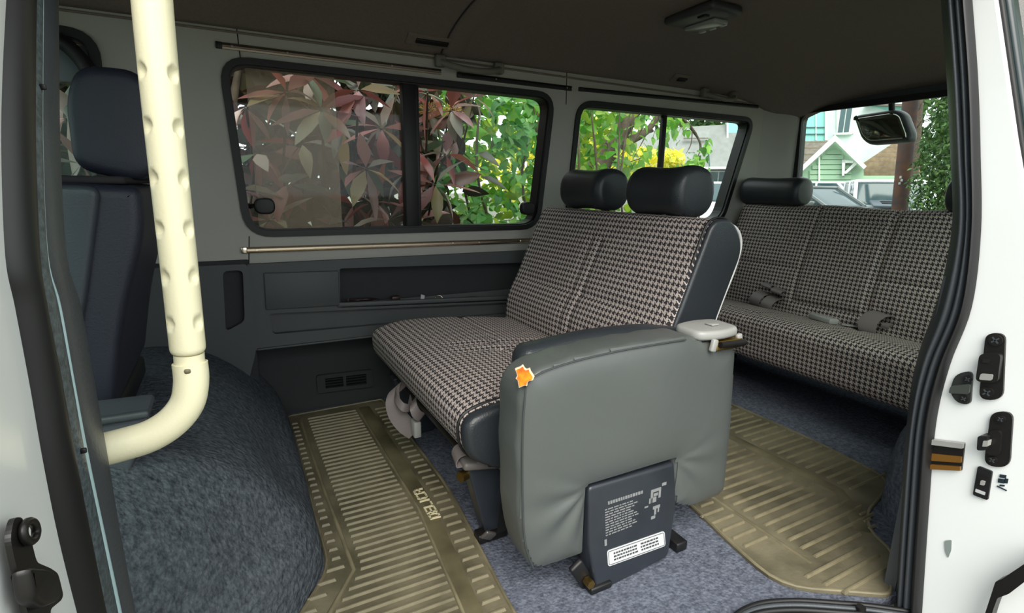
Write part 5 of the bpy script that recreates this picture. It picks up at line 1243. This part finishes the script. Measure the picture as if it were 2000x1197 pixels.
def csamp(r):
    z = r.uniform(GZ, 5.5); k = 1.0 - 0.06 * (z + 0.5); a = r.uniform(0, 2 * math.pi); q = math.sqrt(r.uniform(0.25, 1.1)) * 0.98 * k * (1 + 0.10 * math.sin(5 * a + 3 * z))
    return (cc.x + q * math.cos(a), cc.y + q * math.sin(a), z)
leaf_cloud('foliage', 30000, csamp, 0.095, 0.034, L_CED, ce, rnd, down=0.7)
tube('trunk', [(cc.x, cc.y, GZ), (cc.x, cc.y, 5.0)], [0.5, 0.2], M_BARK, ce, 10)
rt_ = empty('mirrored_tree', (5.2, -1.6, GZ)); tag(rt_, 'yellow-green leafy tree mirrored in the near quarter window', 'tree')
leaf_cloud('foliage', 1500, lambda r: (5.2 + r.gauss(0, 0.8), -1.1 + r.gauss(0, 0.45), 2.4 + r.gauss(0, 0.9)), 0.22, 0.13, L_TREES, rt_, rnd, True)
tube('trunk', [(5.2, -1.1, GZ), (5.2, -1.1, 2.4)], [0.12, 0.05], M_BARK, rt_, 8)
# ---- parked cars
C_WHITE = mat('car_white', (240, 242, 244), 0.2, coat=0.6); C_DARK = mat('car_grey', (78, 86, 84), 0.25, coat=0.6); C_GLASS = mat('car_glass', (60, 80, 84), 0.08); C_TYRE = mat('tyre', (24, 24, 24), 0.8); C_RED = mat('tail_light', (170, 30, 40), 0.3)
def car(name, label, px, D, yaw, body, L_=4.2, Wd=1.7, H=1.48, boxy=False, hood=None):
    c = DP(px, 380, D); e = empty(name, (c.x, c.y, GZ), yaw); tag(e, label, 'car', 'cars parked by the house')
    lo = roundpoly([(-L_ / 2, 0.28), (-L_ / 2 + 0.05, 0.82), (-L_ / 2 + 0.9, 0.95), (L_ / 2 - 0.5, 0.95), (L_ / 2, 0.80), (L_ / 2, 0.28)], 0.15)
    s = solid('body', lo, -Wd / 2, Wd / 2, body, None, 0.10, 0.3, resamp=0.3); s.parent = e
    if boxy: ca = [(-L_ / 2 + 1.0, 0.92), (-L_ / 2 + 1.35, H), (L_ / 2 - 0.25, H), (L_ / 2 - 0.10, 0.92)]
    else: ca = [(-L_ / 2 + 0.85, 0.92), (-L_ / 2 + 1.65, H), (L_ / 2 - 1.0, H), (L_ / 2 - 0.25, 0.92)]
    g_ = solid('cabin_glass', roundpoly(ca, 0.10), -Wd / 2 + 0.12, Wd / 2 - 0.12, C_GLASS, None, 0.08, 0.3, resamp=0.3); g_.parent = e
    rf = box('roof', ((ca[1][0] + ca[2][0]) / 2, 0, H - 0.01), (ca[2][0] - ca[1][0] + 0.10, Wd - 0.26, 0.09), body, None, 0.04); rf.parent = e
    for sy in (-1, 1):
        y = sy * (Wd / 2 - 0.13)
        for a, b in ((ca[0], ca[1]), (ca[3], ca[2]), (((ca[0][0] + ca[3][0]) / 2, 0.92), ((ca[1][0] + ca[2][0]) / 2, H))):
            t = tube('pillar', [(a[0], y, a[1]), (b[0], y, b[1])], 0.045, body, None, 6); t.parent = e
        m_ = box('door_mirror', (ca[0][0] + 0.25, sy * (Wd / 2 + 0.08), 0.98), (0.12, 0.18, 0.12), body, None, 0.03); m_.parent = e
        for x in (-L_ / 2 + 0.75, L_ / 2 - 0.75):
            w = tube('wheel', [(x, sy * (Wd / 2 - 0.18), 0.31), (x, sy * (Wd / 2 + 0.01), 0.31)], 0.31, C_TYRE, None, 20); w.parent = e
            hcap = tube('hubcap', [(x, sy * (Wd / 2 + 0.0), 0.31), (x, sy * (Wd / 2 + 0.02), 0.31)], 0.18, M_CHROME, None, 16); hcap.parent = w
        for x, mm in ((-L_ / 2 - 0.0, M_LGREY), (L_ / 2 - 0.0, C_RED)):
            l_ = box('lamp', (x, sy * (Wd / 2 - 0.28), 0.70), (0.08, 0.30, 0.16), mm, None, 0.02); l_.parent = e
    if hood:
        h_ = box('hood_panel', (-L_ / 2 + 0.52, 0, 0.99), (0.85, 0.9, 0.05), hood, None, 0.02, rot=(0, -0.14, 0)); h_.parent = e
        for k in range(3): q = box('hood_slot', (0.0 + (k - 1) * 0.16, 0, 0.03), (0.03, 0.5, 0.02), C_TYRE, None, 0.005); q.parent = h_
    return e
def yaw_to(px, extra=0.0): h = ray(px, 380); return math.atan2(-h.y, -h.x) + math.pi + extra
car('grey_hatchback', 'dark grey car with open view into its cabin, parked nearest behind the van', 1572, 16.0, yaw_to(1572, 0.9), C_DARK, 4.0, 1.65, 1.37)
car('white_sedan', 'white car parked between the dark grey car and the white jeep', 1634, 24.5, yaw_to(1634, 0.9), C_WHITE, 4.4, 1.75, 1.60)
car('white_jeep', 'white boxy off-roader with dark slotted bonnet panel beside the utility pole', 1726, 17.8, yaw_to(1726, 0.15), C_WHITE, 3.9, 1.75, 1.56, True, mat('hood_grey', (88, 98, 106), 0.5))
car('white_wagon', 'white car with red tail light glimpsed between the headrests and rear pillar', 1408, 20.5, yaw_to(1408, 2.9), C_WHITE, 4.3, 1.7, 1.50)
